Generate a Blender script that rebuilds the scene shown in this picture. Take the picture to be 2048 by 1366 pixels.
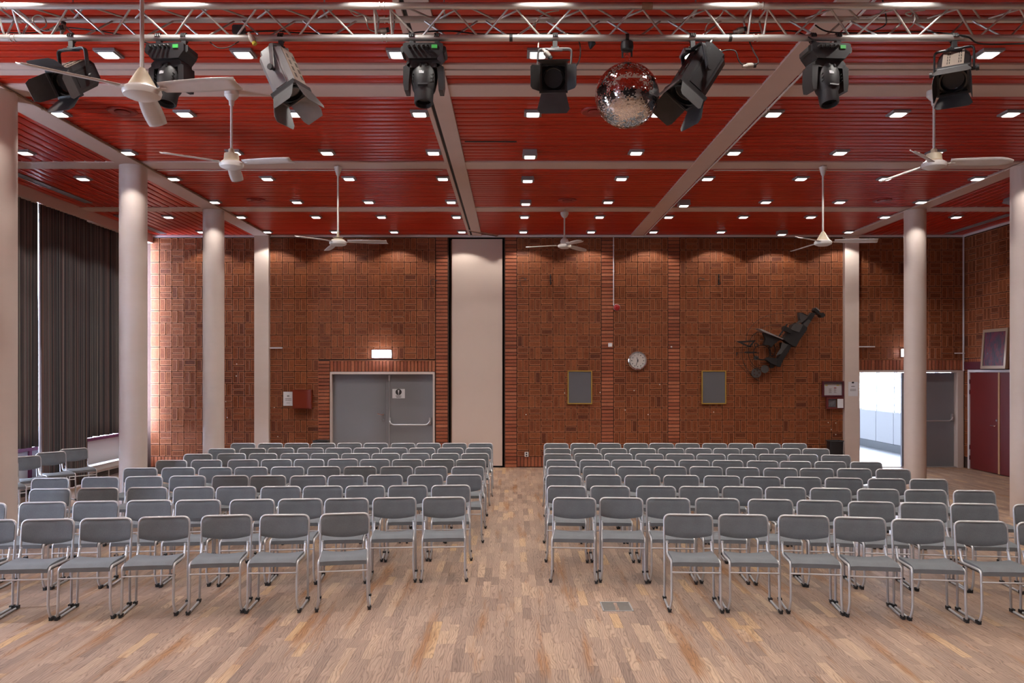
import bpy, math, random
from mathutils import Vector, Matrix, Euler

random.seed(7)
PI = math.pi
R = math.radians
for o in list(bpy.data.objects):
    bpy.data.objects.remove(o)
SC = bpy.context.scene
COL = SC.collection

# ------------------------------------------------------------------ camera
F = 1600.0                      # focal length in pixels of the 2048 px wide frame
EYE = 2.065                     # eye height
HOR = 742.0                     # horizon row
cam_d = bpy.data.cameras.new('camera')
cam_d.sensor_fit = 'HORIZONTAL'
cam_d.sensor_width = 36.0
cam_d.lens = 36.0 * F / 2048.0
cam_d.shift_y = (HOR - 683.0) / 2048.0
cam_d.clip_start = 0.05
cam = bpy.data.objects.new('camera', cam_d)
COL.objects.link(cam)
cam.location = (0, 0, EYE)
cam.rotation_euler = (R(90), 0, 0)
SC.camera = cam

# ------------------------------------------------------------------ world (overcast daylight) and exposure
W = bpy.data.worlds.new('overcast_sky')
SC.world = W
W.use_nodes = True
WB = W.node_tree.nodes['Background']
WB.inputs[0].default_value = (0.66, 0.77, 1.0, 1)
WB.inputs[1].default_value = 55.0
SC.view_settings.view_transform = 'Standard'
SC.view_settings.look = 'None'
SC.view_settings.exposure = 0.0
SC.view_settings.gamma = 1.0
SC.view_settings.use_curve_mapping = False
SC.cycles.max_bounces = 10
SC.cycles.diffuse_bounces = 6
SC.cycles.sample_clamp_indirect = 3.0
SC.cycles.caustics_reflective = False
SC.cycles.caustics_refractive = False
LAMP_W = 58.0                   # power of one ceiling downlight
WIN_OPEN = (6.0, 6.6)           # unseen uncurtained stretch of the window wall, sized to tune the daylight
def portal(loc, rot, sx, sy):   # sky portal in a window opening (guides sampling, adds no light)
    l = bpy.data.lights.new('sky_portal', 'AREA'); l.shape = 'RECTANGLE'; l.size = sx; l.size_y = sy
    l.cycles.is_portal = True
    o = bpy.data.objects.new('sky_portal', l); COL.objects.link(o)
    o.location = loc; o.rotation_euler = rot
    return o

def X_at(px, d): return (px - 1024.0) * d / F
def Z_at(py, d): return EYE - (py - HOR) * d / F
D_WALL = 17.12
CEIL = 4.975
def XW(px): return X_at(px, D_WALL)
def ZW(py): return Z_at(py, D_WALL)
def d_ceil(py): return F * (CEIL - EYE) / (HOR - py)

# ------------------------------------------------------------------ mesh helpers
class MB:
    def __init__(s):
        s.v = []; s.f = []; s.m = []; s.uv = None
    def add(s, vs, fs, mi=0, M=None):
        b = len(s.v)
        if M is not None:
            vs = [M @ Vector(p) for p in vs]
        s.v += [tuple(p) for p in vs]
        for f in fs:
            s.f.append(tuple(i + b for i in f)); s.m.append(mi)
        return s
    def box(s, c, sz, mi=0, M=None):
        x, y, z = c; a, b, h = sz[0] / 2, sz[1] / 2, sz[2] / 2
        vs = [(x-a,y-b,z-h),(x+a,y-b,z-h),(x+a,y+b,z-h),(x-a,y+b,z-h),(x-a,y-b,z+h),(x+a,y-b,z+h),(x+a,y+b,z+h),(x-a,y+b,z+h)]
        return s.add(vs, [(0,3,2,1),(4,5,6,7),(0,1,5,4),(1,2,6,5),(2,3,7,6),(3,0,4,7)], mi, M)
    def bx(s, x0, x1, y0, y1, z0, z1, mi=0, M=None):
        return s.box(((x0+x1)/2, (y0+y1)/2, (z0+z1)/2), (abs(x1-x0), abs(y1-y0), abs(z1-z0)), mi, M)
    def cbox(s, c, sz, ch, mi=0, M=None):
        """box with chamfered edges in the XZ outline (extruded along Y)"""
        x, y, z = c; a, b, h = sz[0]/2, sz[1]/2, sz[2]/2
        pl = [(-a+ch,-h),(a-ch,-h),(a,-h+ch),(a,h-ch),(a-ch,h),(-a+ch,h),(-a,h-ch),(-a,-h+ch)]
        return s.prism([(x+p, z+q) for p, q in pl], y-b, y+b, mi, M)
    def prism(s, poly, y0, y1, mi=0, M=None):
        """XZ polygon extruded along Y"""
        n = len(poly)
        ar = sum(poly[i][0]*poly[(i+1)%n][1]-poly[(i+1)%n][0]*poly[i][1] for i in range(n))
        if ar < 0: poly = poly[::-1]
        vs = [(p[0], y0, p[1]) for p in poly] + [(p[0], y1, p[1]) for p in poly]
        fs = [tuple(range(n)), tuple(range(2*n-1, n-1, -1))]
        for i in range(n):
            j = (i+1) % n
            fs.append((i, n+i, n+j, j))
        return s.add(vs, fs, mi, M)
    def tube(s, pts, r, seg=8, mi=0, M=None, closed=False, caps=True):
        pts = [Vector(p) for p in pts]; n = len(pts)
        rr = r if isinstance(r, (list, tuple)) else [r] * n
        T = []
        for i in range(n):
            a = pts[(i-1) % n] if (closed or i > 0) else pts[i]
            b = pts[(i+1) % n] if (closed or i < n-1) else pts[i]
            t = (b - a)
            T.append(t.normalized() if t.length > 1e-9 else Vector((0, 0, 1)))
        up = Vector((0, 0, 1)) if abs(T[0].z) < .9 else Vector((1, 0, 0))
        N = (up - T[0] * up.dot(T[0])).normalized()
        vs = []
        for i in range(n):
            N = (N - T[i] * N.dot(T[i]))
            if N.length < 1e-6: N = T[i].orthogonal()
            N.normalize(); B = T[i].cross(N)
            for k in range(seg):
                a = 2*PI*k/seg
                vs.append(pts[i] + (N*math.cos(a) + B*math.sin(a)) * rr[i])
        fs = []
        for i in range(n if closed else n-1):
            j = (i+1) % n
            for k in range(seg):
                l = (k+1) % seg
                fs.append((i*seg+k, i*seg+l, j*seg+l, j*seg+k))
        if caps and not closed:
            fs.append(tuple(range(seg-1, -1, -1)))
            fs.append(tuple((n-1)*seg + k for k in range(seg)))
        return s.add(vs, fs, mi, M)
    def lathe(s, prof, seg=24, mi=0, M=None, a0=0.0):
        """(r, z) profile turned round Z; r = 0 ends close"""
        vs = []; fs = []; rings = []
        for r_, z_ in prof:
            if r_ < 1e-6:
                rings.append([len(vs)]); vs.append((0, 0, z_))
            else:
                rings.append(list(range(len(vs), len(vs)+seg)))
                vs += [(r_*math.cos(a0+2*PI*k/seg), r_*math.sin(a0+2*PI*k/seg), z_) for k in range(seg)]
        for a, b in zip(rings[:-1], rings[1:]):
            for k in range(seg):
                l = (k+1) % seg
                if len(a) == 1 and len(b) == 1: continue
                if len(a) == 1: fs.append((a[0], b[l], b[k]))
                elif len(b) == 1: fs.append((a[k], a[l], b[0]))
                else: fs.append((a[k], a[l], b[l], b[k]))
        return s.add(vs, fs, mi, M)
    def grid(s, fn, nu, nv, mi=0, closed_u=False):
        b = len(s.v)
        for j in range(nv+1):
            for i in range(nu+1):
                s.v.append(tuple(fn(i/nu, j/nv)))
        for j in range(nv):
            for i in range(nu):
                a = b + j*(nu+1) + i
                s.f.append((a, a+1, a+nu+2, a+nu+1)); s.m.append(mi)
        return s
    def mesh(s, name, mats, smooth=None):
        me = bpy.data.meshes.new(name)
        me.from_pydata(s.v, [], s.f)
        for mt in (mats if isinstance(mats, (list, tuple)) else [mats]):
            me.materials.append(mt)
        if any(s.m): me.polygons.foreach_set('material_index', s.m)
        if smooth:
            me.polygons.foreach_set('use_smooth', [True]*len(s.f))
            me.set_sharp_from_angle(angle=R(smooth))
        me.update()
        return me
    def build(s, name, mats, parent=None, loc=(0,0,0), rot=(0,0,0), smooth=35):
        return put(name, s.mesh(name, mats, smooth), parent, loc, rot)

def put(name, me, parent=None, loc=(0,0,0), rot=(0,0,0), scale=None):
    o = bpy.data.objects.new(name, me)
    COL.objects.link(o)
    o.location = loc
    o.rotation_euler = rot
    if scale: o.scale = scale
    if parent: o.parent = parent
    return o
def tag(o, label=None, cat=None, group=None, kind=None):
    if label: o['label'] = label
    if cat: o['category'] = cat
    if group: o['group'] = group
    if kind: o['kind'] = kind
    return o
def thing(name, label, cat, loc=(0,0,0), rot=(0,0,0), group=None):
    return tag(put(name, None, None, loc, rot), label, cat, group)
def struct(o): o['kind'] = 'structure'; return o
def copy_tree(o, loc=None, rot=None, label=None, skip=()):
    c = o.copy(); COL.objects.link(c)
    if loc is not None: c.location = loc
    if rot is not None: c.rotation_euler = rot
    if label: c['label'] = label
    for ch in o.children:
        if ch.name.split('.')[0] in skip: continue
        d = ch.copy(); COL.objects.link(d); d.parent = c
        for g in ch.children:
            e = g.copy(); COL.objects.link(e); e.parent = d
    return c
def fillet(pts, r, n=5):
    """polyline with rounded corners"""
    pts = [Vector(p) for p in pts]; out = [pts[0]]
    for i in range(1, len(pts)-1):
        p, a, b = pts[i], pts[i-1], pts[i+1]
        u = (a-p); v = (b-p)
        k = min(r, u.length*.49, v.length*.49)
        u.normalize(); v.normalize()
        s_, e_ = p+u*k, p+v*k
        for t in range(n+1):
            t /= n
            out.append(s_*(1-t)**2 + p*2*t*(1-t) + e_*t*t)
    out.append(pts[-1]); return out

# ------------------------------------------------------------------ materials
def new_mat(name):
    m = bpy.data.materials.new(name); m.use_nodes = True
    return m, m.node_tree.nodes, m.node_tree.links, m.node_tree.nodes['Principled BSDF']
def c4(c): return (c[0], c[1], c[2], 1)
def mat(name, col, rough=.5, metal=0.0, spec=.5, var=0.0, vscale=8.0, bump=0.0, bscale=60.0, emit=None, estr=0.0, coat=0.0, stretch=None):
    m, N, L, B = new_mat(name)
    B.inputs['Base Color'].default_value = c4(col)
    B.inputs['Roughness'].default_value = rough
    B.inputs['Metallic'].default_value = metal
    B.inputs['Specular IOR Level'].default_value = spec
    if coat: B.inputs['Coat Weight'].default_value = coat; B.inputs['Coat Roughness'].default_value = .15
    if emit is not None:
        B.inputs['Emission Color'].default_value = c4(emit); B.inputs['Emission Strength'].default_value = estr
    if var or bump:
        tc = N.new('ShaderNodeTexCoord'); mp = N.new('ShaderNodeMapping')
        L.new(tc.outputs['Object'], mp.inputs[0])
        if stretch: mp.inputs['Scale'].default_value = stretch
    if var:
        n = N.new('ShaderNodeTexNoise'); n.inputs['Scale'].default_value = vscale; n.inputs['Detail'].default_value = 4
        L.new(mp.outputs[0], n.inputs['Vector'])
        mx = N.new('ShaderNodeMix'); mx.data_type = 'RGBA'
        mx.inputs[6].default_value = c4([x*(1-var) for x in col]); mx.inputs[7].default_value = c4([min(1, x*(1+var)) for x in col])
        L.new(n.outputs['Fac'], mx.inputs[0]); L.new(mx.outputs[2], B.inputs['Base Color'])
    if bump:
        n2 = N.new('ShaderNodeTexNoise'); n2.inputs['Scale'].default_value = bscale; n2.inputs['Detail'].default_value = 3
        L.new(mp.outputs[0], n2.inputs['Vector'])
        bp = N.new('ShaderNodeBump'); bp.inputs['Strength'].default_value = bump; bp.inputs['Distance'].default_value = .01
        L.new(n2.outputs['Fac'], bp.inputs['Height']); L.new(bp.outputs[0], B.inputs['Normal'])
    return m
def ramp(N, stops):
    r_ = N.new('ShaderNodeValToRGB'); e = r_.color_ramp.elements
    while len(e) < len(stops): e.new(.5)
    for i, (p, c) in enumerate(stops): e[i].position = p; e[i].color = c4(c)
    return r_
def rnd_out(N, island):
    if island:
        g = N.new('ShaderNodeNewGeometry'); return g.outputs['Random Per Island']
    g = N.new('ShaderNodeObjectInfo'); return g.outputs['Random']

def brick_mat(name, island, stops, rough=.5, dark=.45):
    m, N, L, B = new_mat(name)
    rp = ramp(N, stops); L.new(rnd_out(N, island), rp.inputs[0])
    geo = N.new('ShaderNodeNewGeometry')
    n = N.new('ShaderNodeTexNoise'); n.inputs['Scale'].default_value = 38; n.inputs['Detail'].default_value = 6; n.inputs['Roughness'].default_value = .7
    L.new(geo.outputs['Position'], n.inputs['Vector'])
    n2 = N.new('ShaderNodeTexNoise'); n2.inputs['Scale'].default_value = 2.1; n2.inputs['Detail'].default_value = 2
    L.new(geo.outputs['Position'], n2.inputs['Vector'])
    r2 = ramp(N, [(.3, (1-dark,)*3), (.72, (1.12,)*3)]); L.new(n.outputs['Fac'], r2.inputs[0])
    r3 = ramp(N, [(.3, (.82,)*3), (.7, (1.1,)*3)]); L.new(n2.outputs['Fac'], r3.inputs[0])
    m1 = N.new('ShaderNodeMix'); m1.data_type = 'RGBA'; m1.blend_type = 'MULTIPLY'; m1.inputs[0].default_value = 1
    m2 = N.new('ShaderNodeMix'); m2.data_type = 'RGBA'; m2.blend_type = 'MULTIPLY'; m2.inputs[0].default_value = 1
    L.new(rp.outputs[0], m1.inputs[6]); L.new(r2.outputs[0], m1.inputs[7])
    L.new(m1.outputs[2], m2.inputs[6]); L.new(r3.outputs[0], m2.inputs[7])
    L.new(m2.outputs[2], B.inputs['Base Color'])
    B.inputs['Roughness'].default_value = rough
    B.inputs['Specular IOR Level'].default_value = .27
    bp = N.new('ShaderNodeBump'); bp.inputs['Strength'].default_value = .5; bp.inputs['Distance'].default_value = .006
    L.new(n.outputs['Fac'], bp.inputs['Height']); L.new(bp.outputs[0], B.inputs['Normal'])
    return m

def parquet_mat(name, island):
    m, N, L, B = new_mat(name)
    rnd = rnd_out(N, island)
    geo = N.new('ShaderNodeNewGeometry')
    sep = N.new('ShaderNodeSeparateXYZ'); L.new(geo.outputs['Position'], sep.inputs[0])
    mul = N.new('ShaderNodeMath'); mul.operation = 'MULTIPLY'; mul.inputs[1].default_value = 37.0; L.new(rnd, mul.inputs[0])
    cmb = N.new('ShaderNodeCombineXYZ'); L.new(sep.outputs['X'], cmb.inputs[0]); L.new(sep.outputs['Y'], cmb.inputs[1]); L.new(mul.outputs[0], cmb.inputs[2])
    # plank tone
    rp = ramp(N, [(0, (.230, .156, .118)), (.10, (.295, .202, .153)), (.45, (.350, .240, .178)), (.80, (.395, .275, .202)), (.94, (.475, .335, .230)), (1, (.50, .32, .165))])
    L.new(rnd, rp.inputs[0])
    # grain: distorted growth rings, long along Y
    mp = N.new('ShaderNodeMapping'); mp.inputs['Scale'].default_value = (1.0, .20, 1.0); L.new(cmb.outputs[0], mp.inputs[0])
    wv = N.new('ShaderNodeTexWave'); wv.wave_type = 'BANDS'; wv.bands_direction = 'X'
    wv.inputs['Scale'].default_value = 17; wv.inputs['Distortion'].default_value = 34; wv.inputs['Detail'].default_value = 3; wv.inputs['Detail Scale'].default_value = .35; wv.inputs['Detail Roughness'].default_value = .6
    L.new(mp.outputs[0], wv.inputs['Vector'])
    g1 = ramp(N, [(0, (.60, .56, .53)), (.22, (.93, .92, .92)), (1, (1.06, 1.06, 1.06))]); L.new(wv.outputs['Fac'], g1.inputs[0])
    mpf = N.new('ShaderNodeMapping'); mpf.inputs['Scale'].default_value = (1, .05, 1); L.new(cmb.outputs[0], mpf.inputs[0])
    nf = N.new('ShaderNodeTexNoise'); nf.inputs['Scale'].default_value = 150; nf.inputs['Detail'].default_value = 3; L.new(mpf.outputs[0], nf.inputs['Vector'])
    g2 = ramp(N, [(.3, (.85, .84, .83)), (.7, (1.08, 1.08, 1.08))]); L.new(nf.outputs['Fac'], g2.inputs[0])
    # worn amber streaks where the old lacquer is left, along Y
    mps = N.new('ShaderNodeMapping'); mps.inputs['Scale'].default_value = (1, .085, 1); L.new(geo.outputs['Position'], mps.inputs[0])
    ns = N.new('ShaderNodeTexNoise'); ns.inputs['Scale'].default_value = 6.5; ns.inputs['Detail'].default_value = 5; ns.inputs['Roughness'].default_value = .62
    L.new(mps.outputs[0], ns.inputs['Vector'])
    fs = ramp(N, [(.55, (0,)*3), (.67, (.9,)*3)]); L.new(ns.outputs['Fac'], fs.inputs[0])
    nb = N.new('ShaderNodeTexNoise'); nb.inputs['Scale'].default_value = .8; nb.inputs['Detail'].default_value = 4; L.new(geo.outputs['Position'], nb.inputs['Vector'])
    gb = ramp(N, [(.3, (.88, .87, .88)), (.7, (1.08, 1.06, 1.05))]); L.new(nb.outputs['Fac'], gb.inputs[0])
    def mul_c(a, b):
        x = N.new('ShaderNodeMix'); x.data_type = 'RGBA'; x.blend_type = 'MULTIPLY'; x.inputs[0].default_value = 1
        L.new(a, x.inputs[6]); L.new(b, x.inputs[7]); return x.outputs[2]
    amb = N.new('ShaderNodeMix'); amb.data_type = 'RGBA'; amb.inputs[7].default_value = (.30, .135, .045, 1)
    L.new(fs.outputs[0], amb.inputs[0]); L.new(rp.outputs[0], amb.inputs[6])
    col = mul_c(mul_c(mul_c(amb.outputs[2], g1.outputs[0]), g2.outputs[0]), gb.outputs[0])
    L.new(col, B.inputs['Base Color'])
    rr = N.new('ShaderNodeMapRange'); rr.inputs[3].default_value = .38; rr.inputs[4].default_value = .6; L.new(nb.outputs['Fac'], rr.inputs[0])
    L.new(rr.outputs[0], B.inputs['Roughness'])
    bp = N.new('ShaderNodeBump'); bp.inputs['Strength'].default_value = .12; bp.inputs['Distance'].default_value = .002
    L.new(wv.outputs['Fac'], bp.inputs['Height']); L.new(bp.outputs[0], B.inputs['Normal'])
    return m

def fabric_mat(name, col):
    m, N, L, B = new_mat(name)
    tc = N.new('ShaderNodeTexCoord')
    n = N.new('ShaderNodeTexNoise'); n.inputs['Scale'].default_value = 420; n.inputs['Detail'].default_value = 2; L.new(tc.outputs['Object'], n.inputs['Vector'])
    n2 = N.new('ShaderNodeTexNoise'); n2.inputs['Scale'].default_value = 9; n2.inputs['Detail'].default_value = 3; L.new(tc.outputs['Object'], n2.inputs['Vector'])
    r1 = ramp(N, [(.3, [x*.72 for x in col]), (.7, [x*1.3 for x in col])]); L.new(n.outputs['Fac'], r1.inputs[0])
    r2 = ramp(N, [(.3, (.92,)*3), (.7, (1.06,)*3)]); L.new(n2.outputs['Fac'], r2.inputs[0])
    x = N.new('ShaderNodeMix'); x.data_type = 'RGBA'; x.blend_type = 'MULTIPLY'; x.inputs[0].default_value = 1
    L.new(r1.outputs[0], x.inputs[6]); L.new(r2.outputs[0], x.inputs[7]); L.new(x.outputs[2], B.inputs['Base Color'])
    B.inputs['Roughness'].default_value = .95; B.inputs['Specular IOR Level'].default_value = .15
    B.inputs['Sheen Weight'].default_value = .06; B.inputs['Sheen Roughness'].default_value = .5
    bp = N.new('ShaderNodeBump'); bp.inputs['Strength'].default_value = .3; bp.inputs['Distance'].default_value = .002
    L.new(n.outputs['Fac'], bp.inputs['Height']); L.new(bp.outputs[0], B.inputs['Normal'])
    return m

def board_mat(name, island):
    m, N, L, B = new_mat(name)
    B.inputs['Specular IOR Level'].default_value = .16
    rp = ramp(N, [(0, (.40, .022, .007)), (.5, (.44, .025, .008)), (1, (.48, .029, .0095))])
    L.new(rnd_out(N, island), rp.inputs[0]); L.new(rp.outputs[0], B.inputs['Base Color'])
    geo = N.new('ShaderNodeNewGeometry')
    n = N.new('ShaderNodeTexNoise'); n.inputs['Scale'].default_value = 5; L.new(geo.outputs['Position'], n.inputs['Vector'])
    rr = N.new('ShaderNodeMapRange'); rr.inputs[3].default_value = .27; rr.inputs[4].default_value = .33; L.new(n.outputs['Fac'], rr.inputs[0])
    L.new(rr.outputs[0], B.inputs['Roughness'])
    return m

def glass_mat(name):
    m, N, L, B = new_mat(name)
    t = N.new('ShaderNodeBsdfTransparent'); g = N.new('ShaderNodeBsdfGlossy'); g.inputs['Roughness'].default_value = .02
    x = N.new('ShaderNodeMixShader'); x.inputs[0].default_value = .08
    L.new(t.outputs[0], x.inputs[1]); L.new(g.outputs[0], x.inputs[2])
    L.new(x.outputs[0], N['Material Output'].inputs[0]); N.remove(B)
    return m

def curtain_mat(name):
    m, N, L, B = new_mat(name)
    uv = N.new('ShaderNodeUVMap'); sp = N.new('ShaderNodeSeparateXYZ'); L.new(uv.outputs[0], sp.inputs[0])
    n = N.new('ShaderNodeTexNoise'); n.noise_dimensions = '1D'; n.inputs['Scale'].default_value = 17; n.inputs['Detail'].default_value = 1; n.inputs['Roughness'].default_value = .6
    L.new(sp.outputs[0], n.inputs['W'])
    r1 = ramp(N, [(0, (.030, .031, .040)), (.30, (.075, .070, .080)), (.40, (.19, .115, .095)), (.44, (.055, .056, .064)), (.52, (.125, .117, .118)), (.56, (.40, .39, .35)), (.585, (.06, .057, .065)), (.66, (.18, .115, .12)), (.72, (.048, .05, .056)), (.76, (.36, .38, .32))])
    r1.color_ramp.interpolation = 'CONSTANT'
    L.new(n.outputs['Fac'], r1.inputs[0])
    wv = N.new('ShaderNodeTexNoise'); wv.inputs['Scale'].default_value = 260; L.new(uv.outputs[0], wv.inputs['Vector'])
    r2 = ramp(N, [(.3, (.75,)*3), (.7, (1.25,)*3)]); L.new(wv.outputs['Fac'], r2.inputs[0])
    x = N.new('ShaderNodeMix'); x.data_type = 'RGBA'; x.blend_type = 'MULTIPLY'; x.inputs[0].default_value = 1
    L.new(r1.outputs[0], x.inputs[6]); L.new(r2.outputs[0], x.inputs[7]); L.new(x.outputs[2], B.inputs['Base Color'])
    B.inputs['Roughness'].default_value = .9; B.inputs['Specular IOR Level'].default_value = .2
    return m

BRK = [(0, (.120, .033, .015)), (.07, (.195, .055, .020)), (.5, (.232, .066, .023)), (.9, (.262, .078, .027)), (1, (.29, .092, .034))]
STK = [(0, (.235, .066, .033)), (.4, (.315, .094, .045)), (.8, (.365, .117, .057)), (1, (.40, .140, .072))]
M = {
 'brick_p': brick_mat('rough_brick_piece', False, BRK), 'brick_i': brick_mat('rough_brick_course', True, BRK),
 'rim': mat('brick_edge', (.375, .138, .060), .45, spec=.4, var=.25, vscale=22),
 'stack_p': brick_mat('smooth_brick_piece', False, STK, .55, .2), 'stack_i': brick_mat('smooth_brick_course', True, STK, .55, .2),
 'mortar': mat('dark_mortar', (.060, .030, .022), .9, var=.3, vscale=14),
 'parq_p': parquet_mat('parquet_plank', False), 'parq_i': parquet_mat('parquet_strip', True),
 'joint': mat('floor_joint', (.12, .07, .045), .8),
 'board_p': board_mat('red_board_piece', False), 'board_i': board_mat('red_board_run', True),
 'void': mat('ceiling_void', (.012, .008, .008), .9),
 'beam': mat('cream_beam_paint', (.60, .445, .385), .45, var=.06, vscale=3, bump=.05, bscale=30),
 'column': mat('cream_column_paint', (.66, .555, .50), .42, var=.05, vscale=2.5, bump=.12, bscale=18, stretch=(1, 1, 3)),
 'panel': mat('cream_panel_laminate', (.60, .48, .41), .38, var=.05, vscale=1.2),
 'trimwhite': mat('white_trim_paint', (.72, .70, .74), .4),
 'black': mat('flat_black', (.010, .009, .009), .6),
 'fabric': fabric_mat('grey_wool', (.150, .158, .167)),
 'steel': mat('brushed_steel_tube', (.56, .555, .57), .40, .55, var=.08, vscale=12),
 'rubber': mat('black_rubber', (.015, .015, .016), .55),
 'alu': mat('aluminium_tube', (.66, .645, .63), .42, .80, var=.15, vscale=5),
 'white': mat('white_enamel', (.72, .69, .66), .35),
 'cream': mat('yellowed_plastic', (.66, .56, .40), .4, var=.12, vscale=14),
 'blade': mat('fan_blade_enamel', (.62, .57, .54), .35, var=.10, vscale=9),
 'lampframe': mat('grey_lamp_frame', (.27, .265, .275), .4),
 'diff': mat('lit_diffuser', (.9, .9, .9), .4, emit=(1, .97, .92), estr=3.0),
 'doorgrey': mat('grey_door_paint', (.205, .205, .222), .42, var=.05, vscale=2),
 'jamb': mat('cream_jamb_paint', (.60, .50, .45), .4),
 'chrome': mat('chrome', (.75, .75, .76), .12, 1.0),
 'satin': mat('satin_aluminium', (.62, .62, .64), .35, .8),
 'doorred': mat('red_door_paint', (.125, .009, .008), .38, var=.06, vscale=3),
 'wood': mat('pale_wood_strip', (.50, .30, .15), .5, var=.15, vscale=10, stretch=(8, 8, 1)),
 'hosered': mat('red_cabinet_enamel', (.185, .020, .004), .35),
 'paper': mat('white_paper', (.70, .71, .75), .7),
 'ink': mat('black_ink', (.03, .03, .035), .7),
 'print': mat('grey_print', (.16, .16, .17), .7),
 'redprint': mat('red_print', (.5, .06, .09), .7),
 'yellow': mat('yellow_tape', (.62, .52, .05), .6),
 'gold': mat('gold_frame', (.62, .40, .09), .35, .6),
 'greyboard': mat('grey_board', (.110, .108, .118), .5, var=.06, vscale=4),
 'clockface': mat('clock_face', (.56, .51, .47), .5),
 'sculpt': mat('black_iron', (.022, .021, .022), .5, .4, var=.4, vscale=6),
 'sculpt2': mat('grey_iron', (.075, .072, .072), .5, .4, var=.3, vscale=6),
 'boxred': mat('dark_red_wood', (.13, .022, .022), .45),
 'maroon': mat('maroon_paint', (.085, .012, .022), .45),
 'bin': mat('black_plastic_bin', (.014, .014, .016), .35),
 'hblack': mat('black_housing', (.020, .020, .022), .42, bump=.1, bscale=150),
 'hdark': mat('charcoal_housing', (.028, .028, .030), .5, bump=.15, bscale=200),
 'hgrey': mat('grey_housing', (.30, .30, .31), .38, .35, var=.12, vscale=7),
 'htan': mat('worn_top_housing', (.27, .22, .185), .42, .3, var=.15, vscale=9),
 'hslot': mat('vent_slot', (.01, .008, .008), .8),
 'lens': mat('dark_lens', (.008, .008, .009), .12),
 'flap': mat('barn_door_black', (.070, .069, .070), .45, .2, var=.45, vscale=13),
 'flapgrey': mat('barn_door_grey', (.30, .30, .31), .35, .4, var=.25, vscale=13),
 'green': mat('green_label', (.06, .45, .09), .5),
 'cable': mat('black_cable', (.012, .012, .012), .5),
 'wcable': mat('white_cable', (.48, .44, .40), .5),
 'plug': mat('pale_plug', (.42, .38, .34), .5),
 'mirror': mat('mirror_tile', (.94, .93, .94), .04, 1.0),
 'ballcore': mat('ball_core', (.05, .045, .045), .6),
 'exit': mat('lit_exit_sign', (.9, .95, .95), .4, emit=(.74, .80, 1.0), estr=26.0),
 'exitprint': mat('exit_print', (.35, .60, .52), .5, emit=(.35, .75, .60), estr=1.0),
 'alarm': mat('red_alarm', (.30, .012, .012), .3),
 'socket': mat('socket_plastic', (.66, .62, .60), .4),
 'wpanel': mat('white_parapet_panel', (.74, .75, .79), .45),
 'purple': mat('purple_window_frame', (.115, .020, .065), .4),
 'glass': glass_mat('window_glass'),
 'curtain': curtain_mat('striped_curtain'),
 'radiator': mat('radiator_enamel', (.55, .55, .56), .4),
 'corr': mat('corridor_white', (.82, .82, .82), .5), 'corrfloor': mat('corridor_floor', (.40, .40, .40), .35), 'corrgrey': mat('corridor_grey', (.36, .36, .36), .6), 'corrbase': mat('corridor_baseboard', (.16, .165, .17), .5),
 'diffuser': mat('grey_air_diffuser', (.24, .235, .25), .5),
 'ventred': mat('red_vent', (.30, .022, .014), .4),
 'plaster': mat('plain_plaster', (.50, .44, .40), .8), 'drape': mat('stage_drape', (.02, .018, .02), .95),
 'canvas_dark': mat('canvas_dark', (.012, .011, .016), .6), 'canvas_grey': mat('canvas_grey', (.16, .16, .20), .6, var=.5, vscale=20),
 'canvas_red': mat('canvas_red', (.30, .015, .03), .6, var=.4, vscale=30), 'canvas_purple': mat('canvas_purple', (.13, .025, .085), .6, var=.5, vscale=25),
 'pframe': mat('picture_frame', (.36, .27, .20), .35, .3),
 'hatch': mat('floor_hatch_steel', (.26, .24, .22), .4, .8, var=.2, vscale=20),
 'pipe': mat('conduit_cream', (.60, .50, .45), .45), 'pipebrown': mat('brown_lath', (.30, .19, .12), .6),
 'fleck': mat('plaster_fleck', (.72, .66, .60), .8),
}
M['diff'].cycles.emission_sampling = 'NONE'

# ================================================================== STRUCTURE
XL, XR = -8.0, 9.67            # window wall, right wall
Y0 = -3.0
# ------------------------------------------------------------------ floor: base, planks
floor = struct(MB().bx(XL-.2, XR+.3, Y0, D_WALL+.24, -.12, -.004).build('floor', M['joint'], smooth=None))
PW = .0735
plank_me = MB().bx(-.5, .5, -.5, .5, -.5, .5).mesh('plank', M['parq_p'])
planks = []
x = XL + .005
rf = random.Random(3)
while x < XR:
    y = 3.0 - rf.random()*.5
    while y < D_WALL+.01:
        ln = rf.choice((.30, .38, .46, .46, .54))
        y1 = min(y+ln, D_WALL+.012)
        planks.append((x, y, y1-y))
        y += ln
    x += PW
def plank_seen(p):
    x_, y_, l_ = p
    yc = y_ + l_/2
    return yc > 5.28 and abs(x_+PW/2) < 1024/F*yc
hatch_rect = (.775, 1.055, 6.86, 7.16)
def in_hatch(p):
    return p[0]+PW > hatch_rect[0] and p[0] < hatch_rect[1] and p[1]+p[2] > hatch_rect[2] and p[1] < hatch_rect[3]
near = sorted([p for p in planks if plank_seen(p) and not in_hatch(p)], key=lambda p: p[1]+p[2]/2)[:300]
ns = set(near)
for px_, py_, pl_ in near:
    put('plank', plank_me, floor, (px_+PW/2, py_+pl_/2, -.008), scale=(PW-.0012, pl_-.0012, .016))
mb = MB()
for p in planks:
    if p in ns: continue
    x_, y_, l_ = p
    a, b, c, d = x_+.0006, x_+PW-.0006, y_+.0006, y_+l_-.0006
    mb.add([(a,c,0),(b,c,0),(b,d,0),(a,d,0),(a,c,-.006),(b,c,-.006),(b,d,-.006),(a,d,-.006)], [(0,1,2,3),(0,4,5,1),(1,5,6,2),(2,6,7,3),(3,7,4,0)])
mb.bx(XL, XR, Y0, 2.5, -.01, 0)
o = mb.build('plank_field', M['parq_i'], floor, smooth=None); o['kind'] = 'stuff'

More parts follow.
